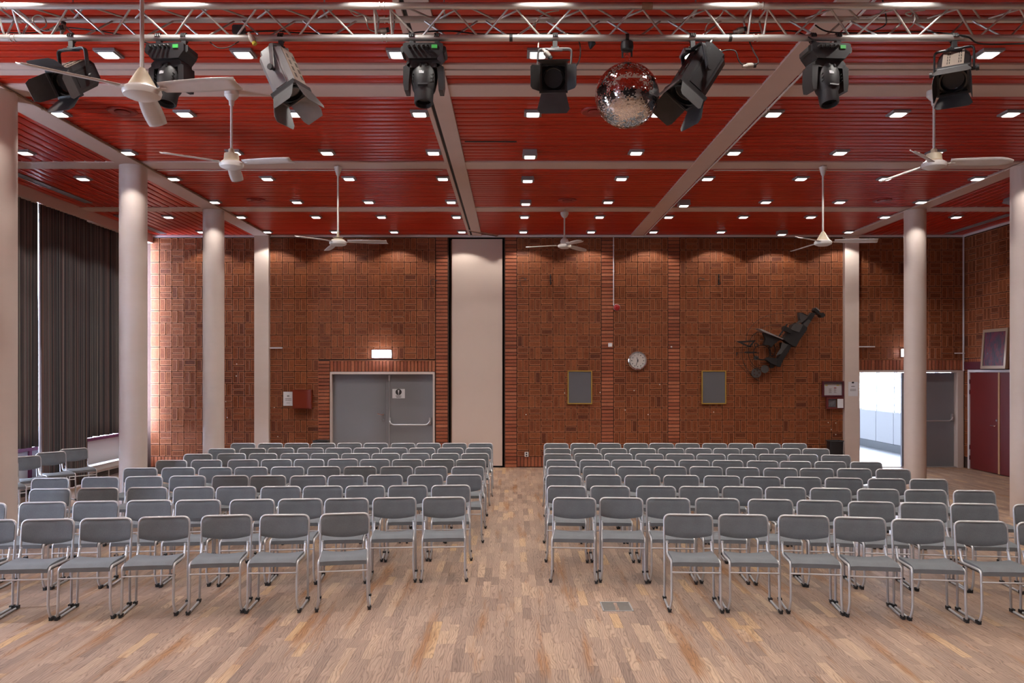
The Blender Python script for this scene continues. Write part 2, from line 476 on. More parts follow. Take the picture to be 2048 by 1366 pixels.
# ------------------------------------------------------------------ ceiling: slab, boards
BW, BP = .126, .144            # board width and pitch
BEAM_X = [(-5.49, -5.17), (-.936, -.652), (2.536, 2.793), (7.09, 7.38)]
STRIP_Y = [(5.05, 5.39), (8.11, 8.45), (11.11, 11.47), (14.20, 14.55)]
TRACK_Y = (7.57, 7.83)
ceiling = struct(MB().bx(XL-.2, XR+.4, Y0, D_WALL+.6, 5.02, 5.2).build('ceiling', M['void'], smooth=None))
board_cache = {}
def board_mesh(L_):
    k = round(L_, 3)
    if k not in board_cache:
        h = BW/2; prof = [(-h, .04), (-h, .002), (-h+.002, 0.0006), (-h*.5, -.0006), (0, -.0012), (h*.5, -.0006), (h-.002, .0006), (h, .002), (h, .04)]
        mb = MB(); n = len(prof)
        vs = [(-L_/2, a, b) for a, b in prof] + [(L_/2, a, b) for a, b in prof]
        mb.add(vs, [(i, n+i, n+i+1, i+1) for i in range(n-1)] + [tuple(range(n)), tuple(range(2*n-1, n-1, -1))])
        board_cache[k] = mb.mesh('board', M['board_p'], 50)
    return board_cache[k]
boards = []                    # (x centre, y centre, length, along Y?)
ys = [(Y0, 5.05), (5.39, TRACK_Y[0]), (TRACK_Y[1], 8.11), (8.45, 11.11), (11.47, 14.20), (14.55, D_WALL-.02)]
for xa, xb in [(-5.17, -.936), (-.652, 2.536), (2.793, 7.09)]:
    for ya, yb in ys:
        n = int(round((yb-ya)/BP)); pt = (yb-ya)/n
        for i in range(n): boards.append(((xa+xb)/2, ya+pt*(i+.5), xb-xa-.006, False))
for xa, xb in [(-7.68, -5.49), (7.38, XR)]:
    n = int(round((xb-xa)/BP)); pt = (xb-xa)/n
    for ya, yb in ys:
        for i in range(n): boards.append((xa+pt*(i+.5), (ya+yb)/2, yb-ya-.006, True))
def board_seen(b):
    if b[3]: return b[1] > 8.2 and not (b[0] > 7 and b[1] < 12) and not (b[0] < 0 and b[1] < 8.4)
    return b[1] > 6.2
vis = [b for b in boards if board_seen(b)]
vis.sort(key=lambda b: b[1])
vis = vis[:300]
vs_ = set(vis); rb = random.Random(5)
for b in vis:
    tilt = rb.gauss(0, .004)
    put('board', board_mesh(b[2]), ceiling, (b[0], b[1], CEIL + abs(rb.gauss(0, .0012))), (0, 0, R(90)) if b[3] else (tilt, 0, 0))
mb = MB()
for b in boards:
    if b in vs_: continue
    if b[3]: mb.bx(b[0]-BW/2, b[0]+BW/2, b[1]-b[2]/2, b[1]+b[2]/2, CEIL, CEIL+.03)
    else: mb.bx(b[0]-b[2]/2, b[0]+b[2]/2, b[1]-BW/2, b[1]+BW/2, CEIL, CEIL+.03)
o = mb.build('board_field', M['board_i'], ceiling, smooth=None); o['kind'] = 'stuff'
MB().bx(-.60, .06, 10.115, 10.165, CEIL-.004, CEIL+.01).build('slot_shade_strip', M['void'], ceiling, smooth=None)  # black strip laid below the boards, stands for the shade in a slot
# beams flush with the boards
def beam(x0, x1, y0, y1, z0): return struct(MB().bx(x0, x1, y0, y1, z0, 5.05).build('beam', M['beam'], smooth=None))
beam(*BEAM_X[0], Y0, D_WALL, 4.945); beam(*BEAM_X[2], Y0, D_WALL, 4.953); beam(*BEAM_X[3], Y0, D_WALL, 4.945)
beam(-.845, -.652, Y0, D_WALL, 4.953)
struct(MB().bx(-.936, -.888, Y0, D_WALL, 4.958, 5.05).build('trim_1', M['beam'], smooth=None))
struct(MB().bx(-.888, -.845, Y0, D_WALL, 4.99, 5.05).build('trim_2', M['black'], smooth=None))
for ya, yb in STRIP_Y:
    for xa, xb in [(-7.68, -5.49), (-5.17, -.936), (-.652, 2.536), (2.793, 7.09), (7.38, XR)]:
        beam(xa, xb, ya, yb, 4.962)
for xa, xb in [(-7.68, -5.49), (-5.17, -.936), (-.652, 2.536), (2.793, 7.09), (7.38, XR)]:
    t = beam(xa, xb, TRACK_Y[0], 7.675, 4.962)
    MB().bx(xa, xb, 7.675, 7.705, 4.995, 5.05).build('track_slot', M['black'], t, smooth=None)
    MB().bx(xa, xb, 7.705, 7.83, 4.958, 5.05).build('track_lip', M['beam'], t, smooth=None)
# thin cream conduits along the beams
for k, (xa, ya, yb) in enumerate([(-5.155, 5.0, D_WALL-.05), (2.815, 5.0, D_WALL-.05), (7.075, 6.0, D_WALL-.05)]):
    mb = MB(); mb.tube([(xa, ya, 4.945), (xa, yb, 4.945)], .011, 6)
    for q in range(7): mb.box((xa, ya+.4+q*1.7, 4.948), (.035, .02, .03))
    struct(mb.build('trim_%d' % (3+k), M['pipe'] if k else M['pipebrown']))
mb = MB(); mb.tube([(-5.1, 11.50, 4.950), (-1.0, 11.50, 4.950)], .009, 6); struct(mb.build('trim_6', M['pipe']))
mb = MB(); mb.tube([(2.9, 11.50, 4.950), (7.0, 11.50, 4.950)], .009, 6); struct(mb.build('trim_7', M['pipe']))
# white edge trim at the top of the walls, cable duct in the right corner
struct(MB().bx(-7.68, XR, D_WALL-.035, D_WALL-.012, 4.925, 4.972).build('trim_8', M['trimwhite'], smooth=None))
struct(MB().bx(XR-.035, XR-.012, 9.0, D_WALL-.036, 4.925, 4.972).build('trim_9', M['trimwhite'], smooth=None))
struct(MB().bx(XR-.035, XR-.012, D_WALL-.04, D_WALL-.014, 2.07, 4.92).build('trim_10', M['trimwhite'], smooth=None))

# ------------------------------------------------------------------ columns
col_me = MB().lathe([(0, 0), (.184, 0), (.184, 4.95), (0, 4.95)], 48).mesh('column', M['column'], 40)
for cx, cy in [(-5.33, 8.28), (-5.345, 11.29), (-5.36, 14.37), (7.24, 11.29), (7.24, 14.37), (7.24, 8.28), (-5.33, 5.22), (7.24, 5.22)]:
    struct(put('column', col_me, None, (cx, cy, 0)))
struct(MB().bx(XW(511.5), XW(540), D_WALL-.10, D_WALL+.02, 0, 4.944).build('column', M['column'], smooth=None))
struct(MB().bx(XW(1686), XW(1714), D_WALL-.10, D_WALL+.02, 0, 4.944).build('column', M['column'], smooth=None))

# ------------------------------------------------------------------ back wall
YB = D_WALL + .016             # mortar plane
T = .22
D1 = (XW(660), XW(870), 0, 2.045)      # grey double door
NI = (XW(897), XW(1008.5), 0, ZW(475)) # niche of the folding wall
D2 = (XW(1716), XW(1926), 0, 2.078)    # doorway to the corridor
mb = MB()
mb.bx(XL-.1, D1[0], YB, YB+T, 0, 5.02); mb.bx(D1[0], D1[1], YB, YB+T, D1[3], 5.02)
mb.bx(D1[1], NI[0], YB, YB+T, 0, 5.02); mb.bx(NI[0], NI[1], YB, YB+T, NI[3], 5.02)
mb.bx(NI[1], D2[0], YB, YB+T, 0, 5.02); mb.bx(D2[0], D2[1], YB, YB+T, D2[3], 5.02); mb.bx(D2[1], XR+.2, YB, YB+T, 0, 5.02)
wall_back = struct(mb.build('wall_back', M['mortar'], smooth=None))
MB().bx(NI[0]-.02, NI[1]+.02, YB+T+.24, YB+T+.26, 0, 5.0).bx(NI[0]-.04, NI[0]-.002, YB+T, YB+T+.25, 0, 5.0).bx(NI[1]+.002, NI[1]+.04, YB+T, YB+T+.25, 0, 5.0)\
    .bx(NI[0]-.04, NI[1]+.04, YB+T, YB+T+.26, NI[3], 5.0).bx(NI[0]-.04, NI[1]+.04, YB, YB+T+.26, -.06, .0).build('niche_lining', M['black'], wall_back, smooth=None)
U = .26; ZB = .235             # basket-weave unit, top of the base course
GAP = .011
def brick_geo(mb, w, h, d, rim, M_=None, mi_face=0, mi_rim=1):
    """brick facing -Y with a raised pale edge and a slightly sunk rough face"""
    a, b = w/2, h/2; c, e = a-rim, b-rim; k = .004
    vs = [(-a+k,0,-b+k),(a-k,0,-b+k),(a-k,0,b-k),(-a+k,0,b-k), (-c,0,-e),(c,0,-e),(c,0,e),(-c,0,e), (-c+.003,.0025,-e+.003),(c-.003,.0025,-e+.003),(c-.003,.0025,e-.003),(-c+.003,.0025,e-.003),
          (-a,k,-b),(a,k,-b),(a,k,b),(-a,k,b), (-a,d,-b),(a,d,-b),(a,d,b),(-a,d,b)]
    mb.add(vs, [(8,9,10,11)], mi_face, M_)
    bse = len(mb.v) - 20
    for (p, q) in ((0, 4), (4, 8), (12, 0), (16, 12)):
        for i in range(4):
            j = (i+1) % 4
            mb.f.append(tuple(bse+t for t in (p+i, p+j, q+j, q+i))); mb.m.append(mi_rim if p in (0, 4) else mi_face)
def plain_geo(mb, w, h, d, M_=None, mi=0):
    a, b = w/2, h/2; k = .004
    vs = [(-a+k,0,-b+k),(a-k,0,-b+k),(a-k,0,b-k),(-a+k,0,b-k),(-a,k,-b),(a,k,-b),(a,k,b),(-a,k,b),(-a,d,-b),(a,d,-b),(a,d,b),(-a,d,b)]
    fs = [(0,1,2,3)]
    for p, q in ((4, 0), (8, 4)):
        for i in range(4):
            j = (i+1) % 4; fs.append((p+i, p+j, q+j, q+i))
    mb.add(vs, fs, mi, M_)
bcache = {}
def brick_me(w, h, plain=False):
    k = (round(w, 3), round(h, 3), plain)
    if k not in bcache:
        mb = MB()
        if plain: plain_geo(mb, w, h, .03); bcache[k] = mb.mesh('brick', M['stack_p'])
        else: brick_geo(mb, w, h, .03, .012); bcache[k] = mb.mesh('brick', [M['brick_p'], M['rim']])
    return bcache[k]
def basket(bounds, flip, z0, z1, block):
    """bricks (centre u, centre z, w, h) of a basket-weave panel between unit boundaries"""
    out = []
    for i, (ua, ub) in enumerate(zip(bounds[:-1], bounds[1:])):
        w = ub-ua
        for j in range(18):
            za = ZB+j*U; zb = za+U
            if zb < z0+.02 or za > z1-.02: continue
            if w < U*.8: cells = [(ua, ub, za, zb)]                       # a lone upright brick
            elif (i+j+flip) % 2 == 0: cells = [(ua, ub, za, za+U/2), (ua, ub, za+U/2, zb)]
            else: cells = [(ua, (ua+ub)/2, za, zb), ((ua+ub)/2, ub, za, zb)]
            for a, b, c, d in cells:
                for (bx0, bx1, bz0, bz1) in block:
                    if a < bx1-.01 and b > bx0+.01 and c < bz1-.01 and d > bz0+.01:
                        if a >= bx0-.02 and b <= bx1+.02 and c >= bz0-.02 and d <= bz1+.02: a = b; break
                        if c < bz1 < d and bz1-c < d-c: c = bz1
                        elif a < bx0: b = bx0
                        elif b > bx1: a = bx1
                        else: a = b; break
                if b-a > .03 and d-c > .03:
                    out.append(((a+b)/2, (c+d)/2, b-a-GAP, d-c-GAP))
    return out
def units(px0, start, px1, pitch=24.3):
    b = [px0]; p = start
    while p < px1-4: b.append(p); p += pitch
    if px1 - b[-1] < 3: b[-1] = px1
    else: b.append(px1)
    return [XW(q) for q in b]
blk1 = [(XW(637), XW(871.5), 0, ZW(721.0))]
blk2 = [(XW(1700), XW(1935), 0, ZW(719))]
P_left = basket(units(301, 319.2, 511.5), 0, 0, 5, [])
P_main = basket(units(540.2, 564.6, 870.5, 24.4), 1, 0, 5, blk1)
P_c1 = basket([XW(q) for q in (1034, 1057.8, 1081.8, 1105.9, 1130, 1154.1, 1178.2, 1202.2)], 0, 0, 5, [])
P_c2 = basket([XW(q) for q in (1227.3, 1251.3, 1275.4, 1299.4, 1323.4, 1335.7)], 0, 0, 5, [])
P_c3 = basket(units(1359.8, 1371.8, 1686, 24.25), 0, 0, 5, [])
P_r = basket(units(1714.5, 1737.5, 1927.5), 1, 0, 5, blk2)
rw = random.Random(11)
single = sorted(P_c1+P_c2, key=lambda b: abs(b[1]-2.6))[:300]
sset = set(single)
for u, z, w, h in single:
    put('brick', brick_me(w, h), wall_back, (u, D_WALL + rw.uniform(-.003, .003), z), (rw.gauss(0, .006), 0, rw.gauss(0, .006)))
mb = MB()
for u, z, w, h in P_left+P_main+P_c1+P_c2+P_c3+P_r:
    if (u, z, w, h) in sset: continue
    brick_geo(mb, w, h, .03, .012, Matrix.Translation((u, D_WALL + rw.uniform(-.003, .003), z)) @ Euler((rw.gauss(0, .006), 0, rw.gauss(0, .006))).to_matrix().to_4x4())
o = mb.build('brick_field', [M['brick_i'], M['rim']], wall_back, smooth=None); o['kind'] = 'stuff'
# base course of upright bricks
mb = MB()
def soldiers(mb, x0, x1, z0, z1, pitch=.0755, y=D_WALL):
    n = max(1, int(round((x1-x0)/pitch))); p = (x1-x0)/n
    for i in range(n):
        plain_geo(mb, p-.012, z1-z0-.012, .03, Matrix.Translation((x0+p*(i+.5), y+rw.uniform(-.002, .002), (z0+z1)/2)))
for a, b in [(301, 511.5), (540, 635), (1034, 1202.2), (1227.3, 1335.7), (1359.8, 1686)]:
    soldiers(mb, XW(a), XW(b), .012, ZB)
o = mb.build('base_course', M['stack_i'], wall_back, smooth=None); o['kind'] = 'stuff'
# stacked-brick strips: one piece of the setting each, bricks as parts
def stack(nm, px0, px1, z0=0.0, z1=4.93):
    x0, x1 = XW(px0), XW(px1)
    t = struct(MB().bx(x0, x1, YB-.004, YB+.02, z0, z1).build(nm, M['mortar'], smooth=None))
    n = int(round((z1-z0)/.0768)); p = (z1-z0)/n
    me = brick_me(x1-x0-.010, p-.013, True)
    for i in range(n):
        put('brick', me, t, ((x0+x1)/2, D_WALL-.006+rw.uniform(-.002, .002), z0+p*(i+.5)), (0, 0, rw.gauss(0, .004)))
    return t
stack('trim_11', 871.3, 895.5); stack('trim_12', 1010, 1033.6); stack('trim_13', 1202.6, 1227); stack('trim_14', 1336, 1359.5)
t = stack('trim_15', 635.8, 659.6, 0, ZW(721.5))
def lintel(nm, px0, px1, z0, z1):
    x0, x1 = XW(px0), XW(px1)
    t = struct(MB().bx(x0, x1, YB-.004, YB+.02, z0, z1).build(nm, M['mortar'], smooth=None))
    n = int(round((x1-x0)/.0755)); p = (x1-x0)/n; me = brick_me(p-.012, z1-z0-.014, True)
    for i in range(n): put('brick', me, t, (x0+p*(i+.5), D_WALL-.006+rw.uniform(-.002, .002), (z0+z1)/2))
    MB().bx(x0, x1, D_WALL-.012, D_WALL+.02, z1-.006, z1+.006).build('ledge', M['rim'], t, smooth=None)
lintel('trim_16', 660, 870.6, 2.047, ZW(721.5))
lintel('trim_17', 1714.5, 1927.5, 2.08, ZW(719.5))

# ------------------------------------------------------------------ right wall
YR_END = 9.0
RD = (14.82, 16.95, 2.10)      # red double door: y from, y to, height
mb = MB()
mb.bx(XR+.016, XR+.25, Y0, RD[0], 0, 5.02); mb.bx(XR+.016, XR+.25, RD[0], RD[1], RD[2], 5.02); mb.bx(XR+.016, XR+.25, RD[1], D_WALL+.24, 0, 5.02)
wall_right = struct(mb.build('wall_right', M['mortar'], smooth=None))
yb = [D_WALL-.005, D_WALL-.17]
while yb[-1]-U > YR_END: yb.append(yb[-1]-U)
# work in u = D_WALL - y so u grows towards the camera
ub = [D_WALL-q for q in yb]
blkR = [(D_WALL-RD[1]-.02, D_WALL-RD[0]+.02, 0, ZW(717))]
PR = basket(ub, 1, 0, 5, blkR)
seen = [b for b in PR if D_WALL-b[0] > 14.7 and b[1] > 2.2][:300]; sset = set(seen)
for u, z, w, h in seen:
    put('brick', brick_me(w, h), wall_right, (XR + rw.uniform(-.003, .003), D_WALL-u, z), (0, 0, R(-90)))
mb = MB()
for u, z, w, h in PR:
    if (u, z, w, h) in sset: continue
    brick_geo(mb, w, h, .03, .012, Matrix.Translation((XR + rw.uniform(-.003, .003), D_WALL-u, z)) @ Matrix.Rotation(R(-90), 4, 'Z'))
o = mb.build('brick_field', [M['brick_i'], M['rim']], wall_right, smooth=None); o['kind'] = 'stuff'
mb = MB()
n = 28; p = (RD[1]-RD[0])/n
for i in range(n):
    plain_geo(mb, p-.012, .215, .03, Matrix.Translation((XR, RD[0]+p*(i+.5), 2.215)) @ Matrix.Rotation(R(-90), 4, 'Z'))
o = mb.build('upright_course', M['stack_i'], wall_right, smooth=None); o['kind'] = 'stuff'

# ------------------------------------------------------------------ window wall on the left
MUL = [17.14, 16.37, 13.25, 10.12, 7.0, 3.88, .76, -2.36]
mb = MB(); mb.bx(XL-.2, XL-.03, Y0, D_WALL+.2, 0, .76); mb.bx(XL-.2, XL, Y0, D_WALL+.2, 4.80, 5.02)
wall_left = struct(mb.build('wall_left', M['plaster'], smooth=None))
struct(MB().bx(XL, -7.68, Y0, D_WALL, 4.80, 5.02).build('beam', M['beam'], smooth=None))      # pelmet beam over the curtains
for i, (b, a) in enumerate(zip(MUL[:-1], MUL[1:])):
    a_, b_ = a+.035, b-(.035 if i else 0)
    w = struct(MB().bx(XL-.03, XL, a_, b_, .06, .74).build('window_%d' % (i+1), M['wpanel'], smooth=None))
    fr = MB(); fr.bx(XL-.06, XL+.03, a-.035, a+.035, .05, 4.80); fr.bx(XL-.06, XL+.03, a_, b_, .74, .80); fr.bx(XL-.05, XL+.02, a_, b_, 2.7, 2.76)
    fr.build('window_frame', M['purple'], w, smooth=None)
    MB().bx(XL-.03, XL-.022, a_, b_, .80, 4.80).build('pane', M['glass'], w, smooth=None)
    if i == 0: portal((XL-.08, (a+b)/2, 2.8), (0, R(-90), 0), 4.0, b-a)
portal((XL-.08, sum(WIN_OPEN)/2, 2.8), (0, R(-90), 0), 4.0, WIN_OPEN[1]-WIN_OPEN[0])
# wall behind the camera: black stage drapes
wf = struct(MB().bx(XL-.2, XR+.2, Y0-.2, Y0, 0, 5.02).build('wall_front', M['plaster'], smooth=None))
MB().bx(-3.0, 4.2, Y0, Y0+.05, .9, 4.3).build('stage_drape', M['drape'], wf, smooth=None)

# ------------------------------------------------------------------ corridor behind the right doorway
CY0, CY1, CX0 = YB+T, 26.0, 6.2
cor = struct(MB().bx(CX0, XR+.3, CY0, CY1, -.12, 0).build('floor_corridor', M['corrfloor'], smooth=None))
struct(MB().bx(CX0, XR+.3, CY0, CY1, 3.0, 3.1).build('ceiling_corridor', M['corrgrey'], smooth=None))
struct(MB().bx(CX0-.1, CX0, CY0, CY1, 0, 3.0).build('wall_corridor_left', M['corrgrey'], smooth=None))
struct(MB().bx(CX0, XR+.3, CY1, CY1+.1, 0, 3.0).build('wall_corridor_end', M['corrgrey'], smooth=None))
cw = struct(MB().bx(XR+.05, XR+.2, CY0, CY1, 0, 1.02).bx(XR+.05, XR+.2, CY0, CY1, 2.75, 3.0).build('wall_corridor_right', M['corrbase'], smooth=None))
struct(MB().bx(XR+.02, XR+.05, CY0+.05, CY1, 0, .19).build('baseboard_corridor', M['corrbase'], smooth=None))
ycur = CY0+.05; k = 0
while ycur < CY1-.2:
    y2 = min(ycur+.98, CY1)
    MB().bx(XR+.03, XR+.05, ycur+.016, y2-.016, .20, 1.01).build('panel', M['corr'], cw, smooth=None)
    w = struct(MB().bx(XR+.05, XR+.13, ycur-.02, ycur+.02, 1.02, 2.75).build('window_%d' % (20+k), M['corrbase'], smooth=None))
    MB().bx(XR+.10, XR+.105, ycur+.02, y2-.02, 1.02, 2.75).build('pane', M['glass'], w, smooth=None)
    ycur = y2; k += 1
portal((XR+.22, (CY0+CY1)/2, 1.9), (0, R(90), 0), 1.8, CY1-CY0)

# ------------------------------------------------------------------ doors
# grey double door
d1 = struct(MB().bx(D1[0]+.005, D1[0]+.04, D_WALL-.02, YB+T, 0, D1[3]).bx(D1[1]-.045, D1[1]-.005, D_WALL-.02, YB+T, 0, D1[3]).bx(D1[0]+.04, D1[1]-.045, D_WALL-.02, YB+T, D1[3]-.05, D1[3]+.002).build('door_1', M['jamb'], smooth=None))
xl0, xl1, xm, xr1 = D1[0]+.045, XW(769.5), XW(776), D1[1]-.048
ys_ = YB+.10
lf = MB().bx(xl0, xl1, ys_, ys_+.05, .01, D1[3]-.055).build('door_leaf', M['doorgrey'], d1, smooth=None)
rg = MB().bx(xl1+.006, xr1, ys_-.02, ys_+.03, .01, D1[3]-.055).build('door_leaf', M['doorgrey'], d1, smooth=None)
hx = XW(765)
MB().lathe([(0, 0), (.022, 0), (.022, .012), (.01, .014), (.01, .05), (0, .05)], 16, 0, Matrix.Translation((hx, ys_, ZW(830))) @ Matrix.Rotation(R(90), 4, 'X'))\
    .tube(fillet([(hx, ys_-.05, ZW(830)), (hx-.02, ys_-.055, ZW(830)), (hx-.12, ys_-.05, ZW(828))], .01), .009, 8)\
    .lathe([(0, 0), (.026, 0), (.026, .012), (0, .012)], 16, 0, Matrix.Translation((hx, ys_, ZW(841))) @ Matrix.Rotation(R(90), 4, 'X')).build('handle', M['chrome'], lf)
pz = ZW(850)
mb = MB(); a, b = XW(779), XW(859)
mb.tube(fillet([(a, ys_-.03, pz+.10), (a, ys_-.10, pz+.06), (a+.06, ys_-.10, pz), (b-.06, ys_-.10, pz), (b, ys_-.10, pz+.06), (b, ys_-.03, pz+.10)], .05), .014, 10)
mb.build('panic_bar', M['satin'], rg)
for q in (a, b): MB().cbox((q, ys_-.045, pz+.08), (.036, .05, .15), .008).build('bar_bracket', M['satin'], rg)
MB().tube([(XW(777.5), ys_-.03, .06), (XW(777.5), ys_-.03, D1[3]-.07)], .011, 8).build('bolt_rod', M['satin'], rg)
MB().cbox((XW(777.5), ys_-.035, D1[3]-.13), (.034, .03, .12), .006).build('bolt_case', M['satin'], rg)
MB().bx(D1[0]-.05, D1[1]+.02, YB+T, YB+T+.05, 0, D1[3]+.05).build('leak_blocker', M['black'], d1, smooth=None)  # unseen board added behind the leaves to stop a light leak
# doorway with one leaf open and one closed
d2 = struct(MB().bx(D2[0], D2[0]+.03, D_WALL-.02, YB+T, 0, D2[3]).bx(XW(1914), D2[1]-.004, D_WALL-.03, YB+T, 0, D2[3]).bx(D2[0]+.03, XW(1914), D_WALL-.03, YB+T, D2[3]-.045, D2[3]+.003).build('door_2', M['jamb'], smooth=None))
sx = XW(1812)
lf2 = MB().bx(sx, XW(1914)-.004, YB+.10, YB+.15, .02, D2[3]-.05).build('door_leaf', M['doorgrey'], d2, smooth=None)
MB().bx(D2[0]+.035, D2[0]+.085, YB+T+.02, YB+T+1.0, .02, D2[3]-.05).build('door_leaf', M['doorgrey'], d2, smooth=None)
MB().bx(sx-.03, sx-.002, YB+.10, YB+.16, .02, D2[3]-.05).build('meeting_stile', M['doorgrey'], d2, smooth=None)
pz2 = ZW(842); a, b = sx+.12, XW(1908)
MB().tube(fillet([(a, YB+.09, pz2+.10), (a, YB+.02, pz2+.06), (a+.06, YB+.02, pz2), (b-.06, YB+.02, pz2), (b, YB+.02, pz2+.06), (b, YB+.09, pz2+.10)], .05), .014, 10).build('panic_bar', M['satin'], lf2)
MB().cbox((b, YB+.065, pz2+.08), (.036, .05, .15), .008).build('bar_bracket', M['satin'], lf2)
struct(MB().bx(D2[0]+.03, XW(1914), D_WALL, YB+T, 0, .018).build('trim_18', M['satin'], smooth=None))
# red double door in the right wall
ym = 15.885
d3 = struct(MB().bx(XR-.02, XR+.12, RD[1]-.055, RD[1]-.005, 0, RD[2]-.01).bx(XR-.02, XR+.12, RD[0]+.005, RD[0]+.055, 0, RD[2]-.01).bx(XR-.02, XR+.12, RD[0]+.055, RD[1]-.055, RD[2]-.06, RD[2]-.01).build('door_3', M['trimwhite'], smooth=None))
r1 = MB().bx(XR+.005, XR+.05, ym+.025, RD[1]-.058, .015, RD[2]-.065).build('door_leaf', M['doorred'], d3, smooth=None)
r2 = MB().bx(XR+.005, XR+.05, RD[0]+.058, ym-.025, .015, RD[2]-.065).build('door_leaf', M['doorred'], d3, smooth=None)
MB().bx(XR-.006, XR+.05, ym-.024, ym+.024, .015, RD[2]-.065).build('cover_strip', M['wood'], d3, smooth=None)
RX = Matrix.Rotation(R(-90), 4, 'Y')
MB().lathe([(0, 0), (.026, 0), (.026, .012), (0, .012)], 16, 0, Matrix.Translation((XR+.005, ym+.075, 1.08)) @ RX).build('lock', M['chrome'], r1)
MB().tube(fillet([(XR+.005, ym+.075, .97), (XR-.05, ym+.075, .97), (XR-.055, ym+.20, .97)], .015), .009, 8).build('handle', M['chrome'], r1)
for z in (.24, .46, 1.62, 1.84): MB().tube([(XR-.004, RD[1]-.055, z-.045), (XR-.004, RD[1]-.055, z+.045)], .011, 8).build('hinge', M['maroon'], r1)

MB().bx(XR+.25, XR+.30, RD[0]-.05, RD[1]+.05, -.05, RD[2]+.05).build('leak_blocker', M['black'], d3, smooth=None)  # added out of sight, keeps outside light from leaking round the red leaves
# folding wall panel standing in the niche
fp = struct(MB().bx(XW(905), XW(1003.5), YB+.03, YB+.10, ZW(932), ZW(477.5)).build('partition_panel', M['panel'], smooth=None))
MB().bx(XW(903.6), XW(905), YB+.025, YB+.105, ZW(932), ZW(477.5)).build('edge_profile', M['beam'], fp, smooth=None)
MB().bx(XW(1003.5), XW(1004.6), YB+.025, YB+.105, ZW(932), ZW(477.5)).build('edge_profile', M['beam'], fp, smooth=None)
MB().bx(XW(900.5), XW(903), YB+.12, YB+.2, .02, ZW(478)).build('edge_profile', M['pipebrown'], fp, smooth=None)
# short branch track on the ceiling in front of the niche
Mt = Matrix.Translation((-.60, 16.78, 4.957)) @ Matrix.Rotation(math.atan2(17.08-16.45, -.30+.86), 4, 'Z')
struct(MB().box((0, 0, 0), (.86, .05, .03), 0, Mt).box((0, 0, -.012), (.84, .018, .02), 1, Mt).build('trim_19', [M['beam'], M['black']], smooth=None))

# ================================================================== CURTAINS
def curtain(label, y0, y1, z0, z1, seed, depth=.045, pitch=.15, xoff=0.0):
    r_ = random.Random(seed); n = int((y1-y0)/.012)
    ph = [r_.uniform(0, 6.28) for _ in range(3)]
    mb = MB(); uvs = []; rows = 16
    xs = []; arc = 0; prev = None
    for i in range(n+1):
        s = (y1-y0)*i/n
        w = s/pitch*2*PI
        a = math.sin(w + .9*math.sin(w*.37+ph[0]))*.62 + .38*math.sin(w*1.63+ph[1])
        xs.append(a)
    def fn(u, v):
        i = int(round(u*n)); a = xs[i]; z = z0+(z1-z0)*v
        k = .55 + .45*(1-v)
        sway = math.sin(i*.05+ph[2])*.012*(1-v)
        return (-7.765 + xoff + a*depth*k, y0 + (y1-y0)*u + sway, z + (math.sin(i*.21)*.006 if v < .01 else 0))
    mb.grid(fn, n, rows)
    me = mb.mesh('curtain', M['curtain'], 80)
    uv = me.uv_layers.new(name='UVMap')
    ac = [0.0]
    for i in range(n): ac.append(ac[-1] + math.hypot((y1-y0)/n, (xs[i+1]-xs[i])*depth))
    for lp in me.loops:
        vi = lp.vertex_index; i = vi % (n+1); j = vi // (n+1)
        uv.data[lp.index].uv = (ac[i] + seed*3.7, (z1-z0)*j/rows)
    o = put('curtain', me)
    md = o.modifiers.new('cloth', 'SOLIDIFY'); md.thickness = .004
    return tag(o, label, 'curtain', 'striped curtains along the window wall')
curtain('dark striped curtain ending above the sill behind the row of spare chairs', 10.0, 13.065, .83, 4.80, 1)
curtain('dark striped curtain reaching down to the floor between two shorter ones', 13.075, 14.52, .03, 4.80, 2, pitch=.13, xoff=.03)
curtain('dark striped curtain hanging into the bright corner beside the brick wall', 14.46, 16.90, .84, 4.80, 3, xoff=-.03)

curtain('unseen striped curtain added to hold back daylight nearer the stage', 6.6, 10.0, .83, 4.80, 4)  # this curtain and the next are unseen, added to limit the window light
curtain('unseen striped curtain added to hold back daylight beside the stage', -2.3, 6.0, .83, 4.80, 5)

# radiators under the windows
def radiator(label, y0, y1):
    t = thing('radiator', label, 'radiator', (-7.80, (y0+y1)/2, 0), group='low radiators under the windows')
    L_ = y1-y0
    MB().bx(-.07, .07, -L_/2, L_/2, .17, .30).bx(-.085, .085, -L_/2, L_/2, .30, .315).build('casing', M['radiator'], t, smooth=None)
    MB().tube([(.085, -L_/2, .21), (.085, L_/2, .21)], .012, 8).build('pipe', M['satin'], t)
    k = int(L_/.75)
    for i in range(k+1):
        MB().bx(-.05, .05, -.012, .012, 0, .17).build('leg', M['radiator'], t, (0, -L_/2+.06+(L_-.12)*i/k, 0), smooth=None)
    MB().bx(-.06, .04, -L_/2, L_/2, .08, .15).build('black_block', M['black'], t, smooth=None)  # solid black block below the casing
radiator('low white radiator on legs behind the nearer spare chairs by the curtains', 10.3, 13.0)
radiator('low white radiator on legs between the floor length curtain and the corner', 14.6, 16.9)

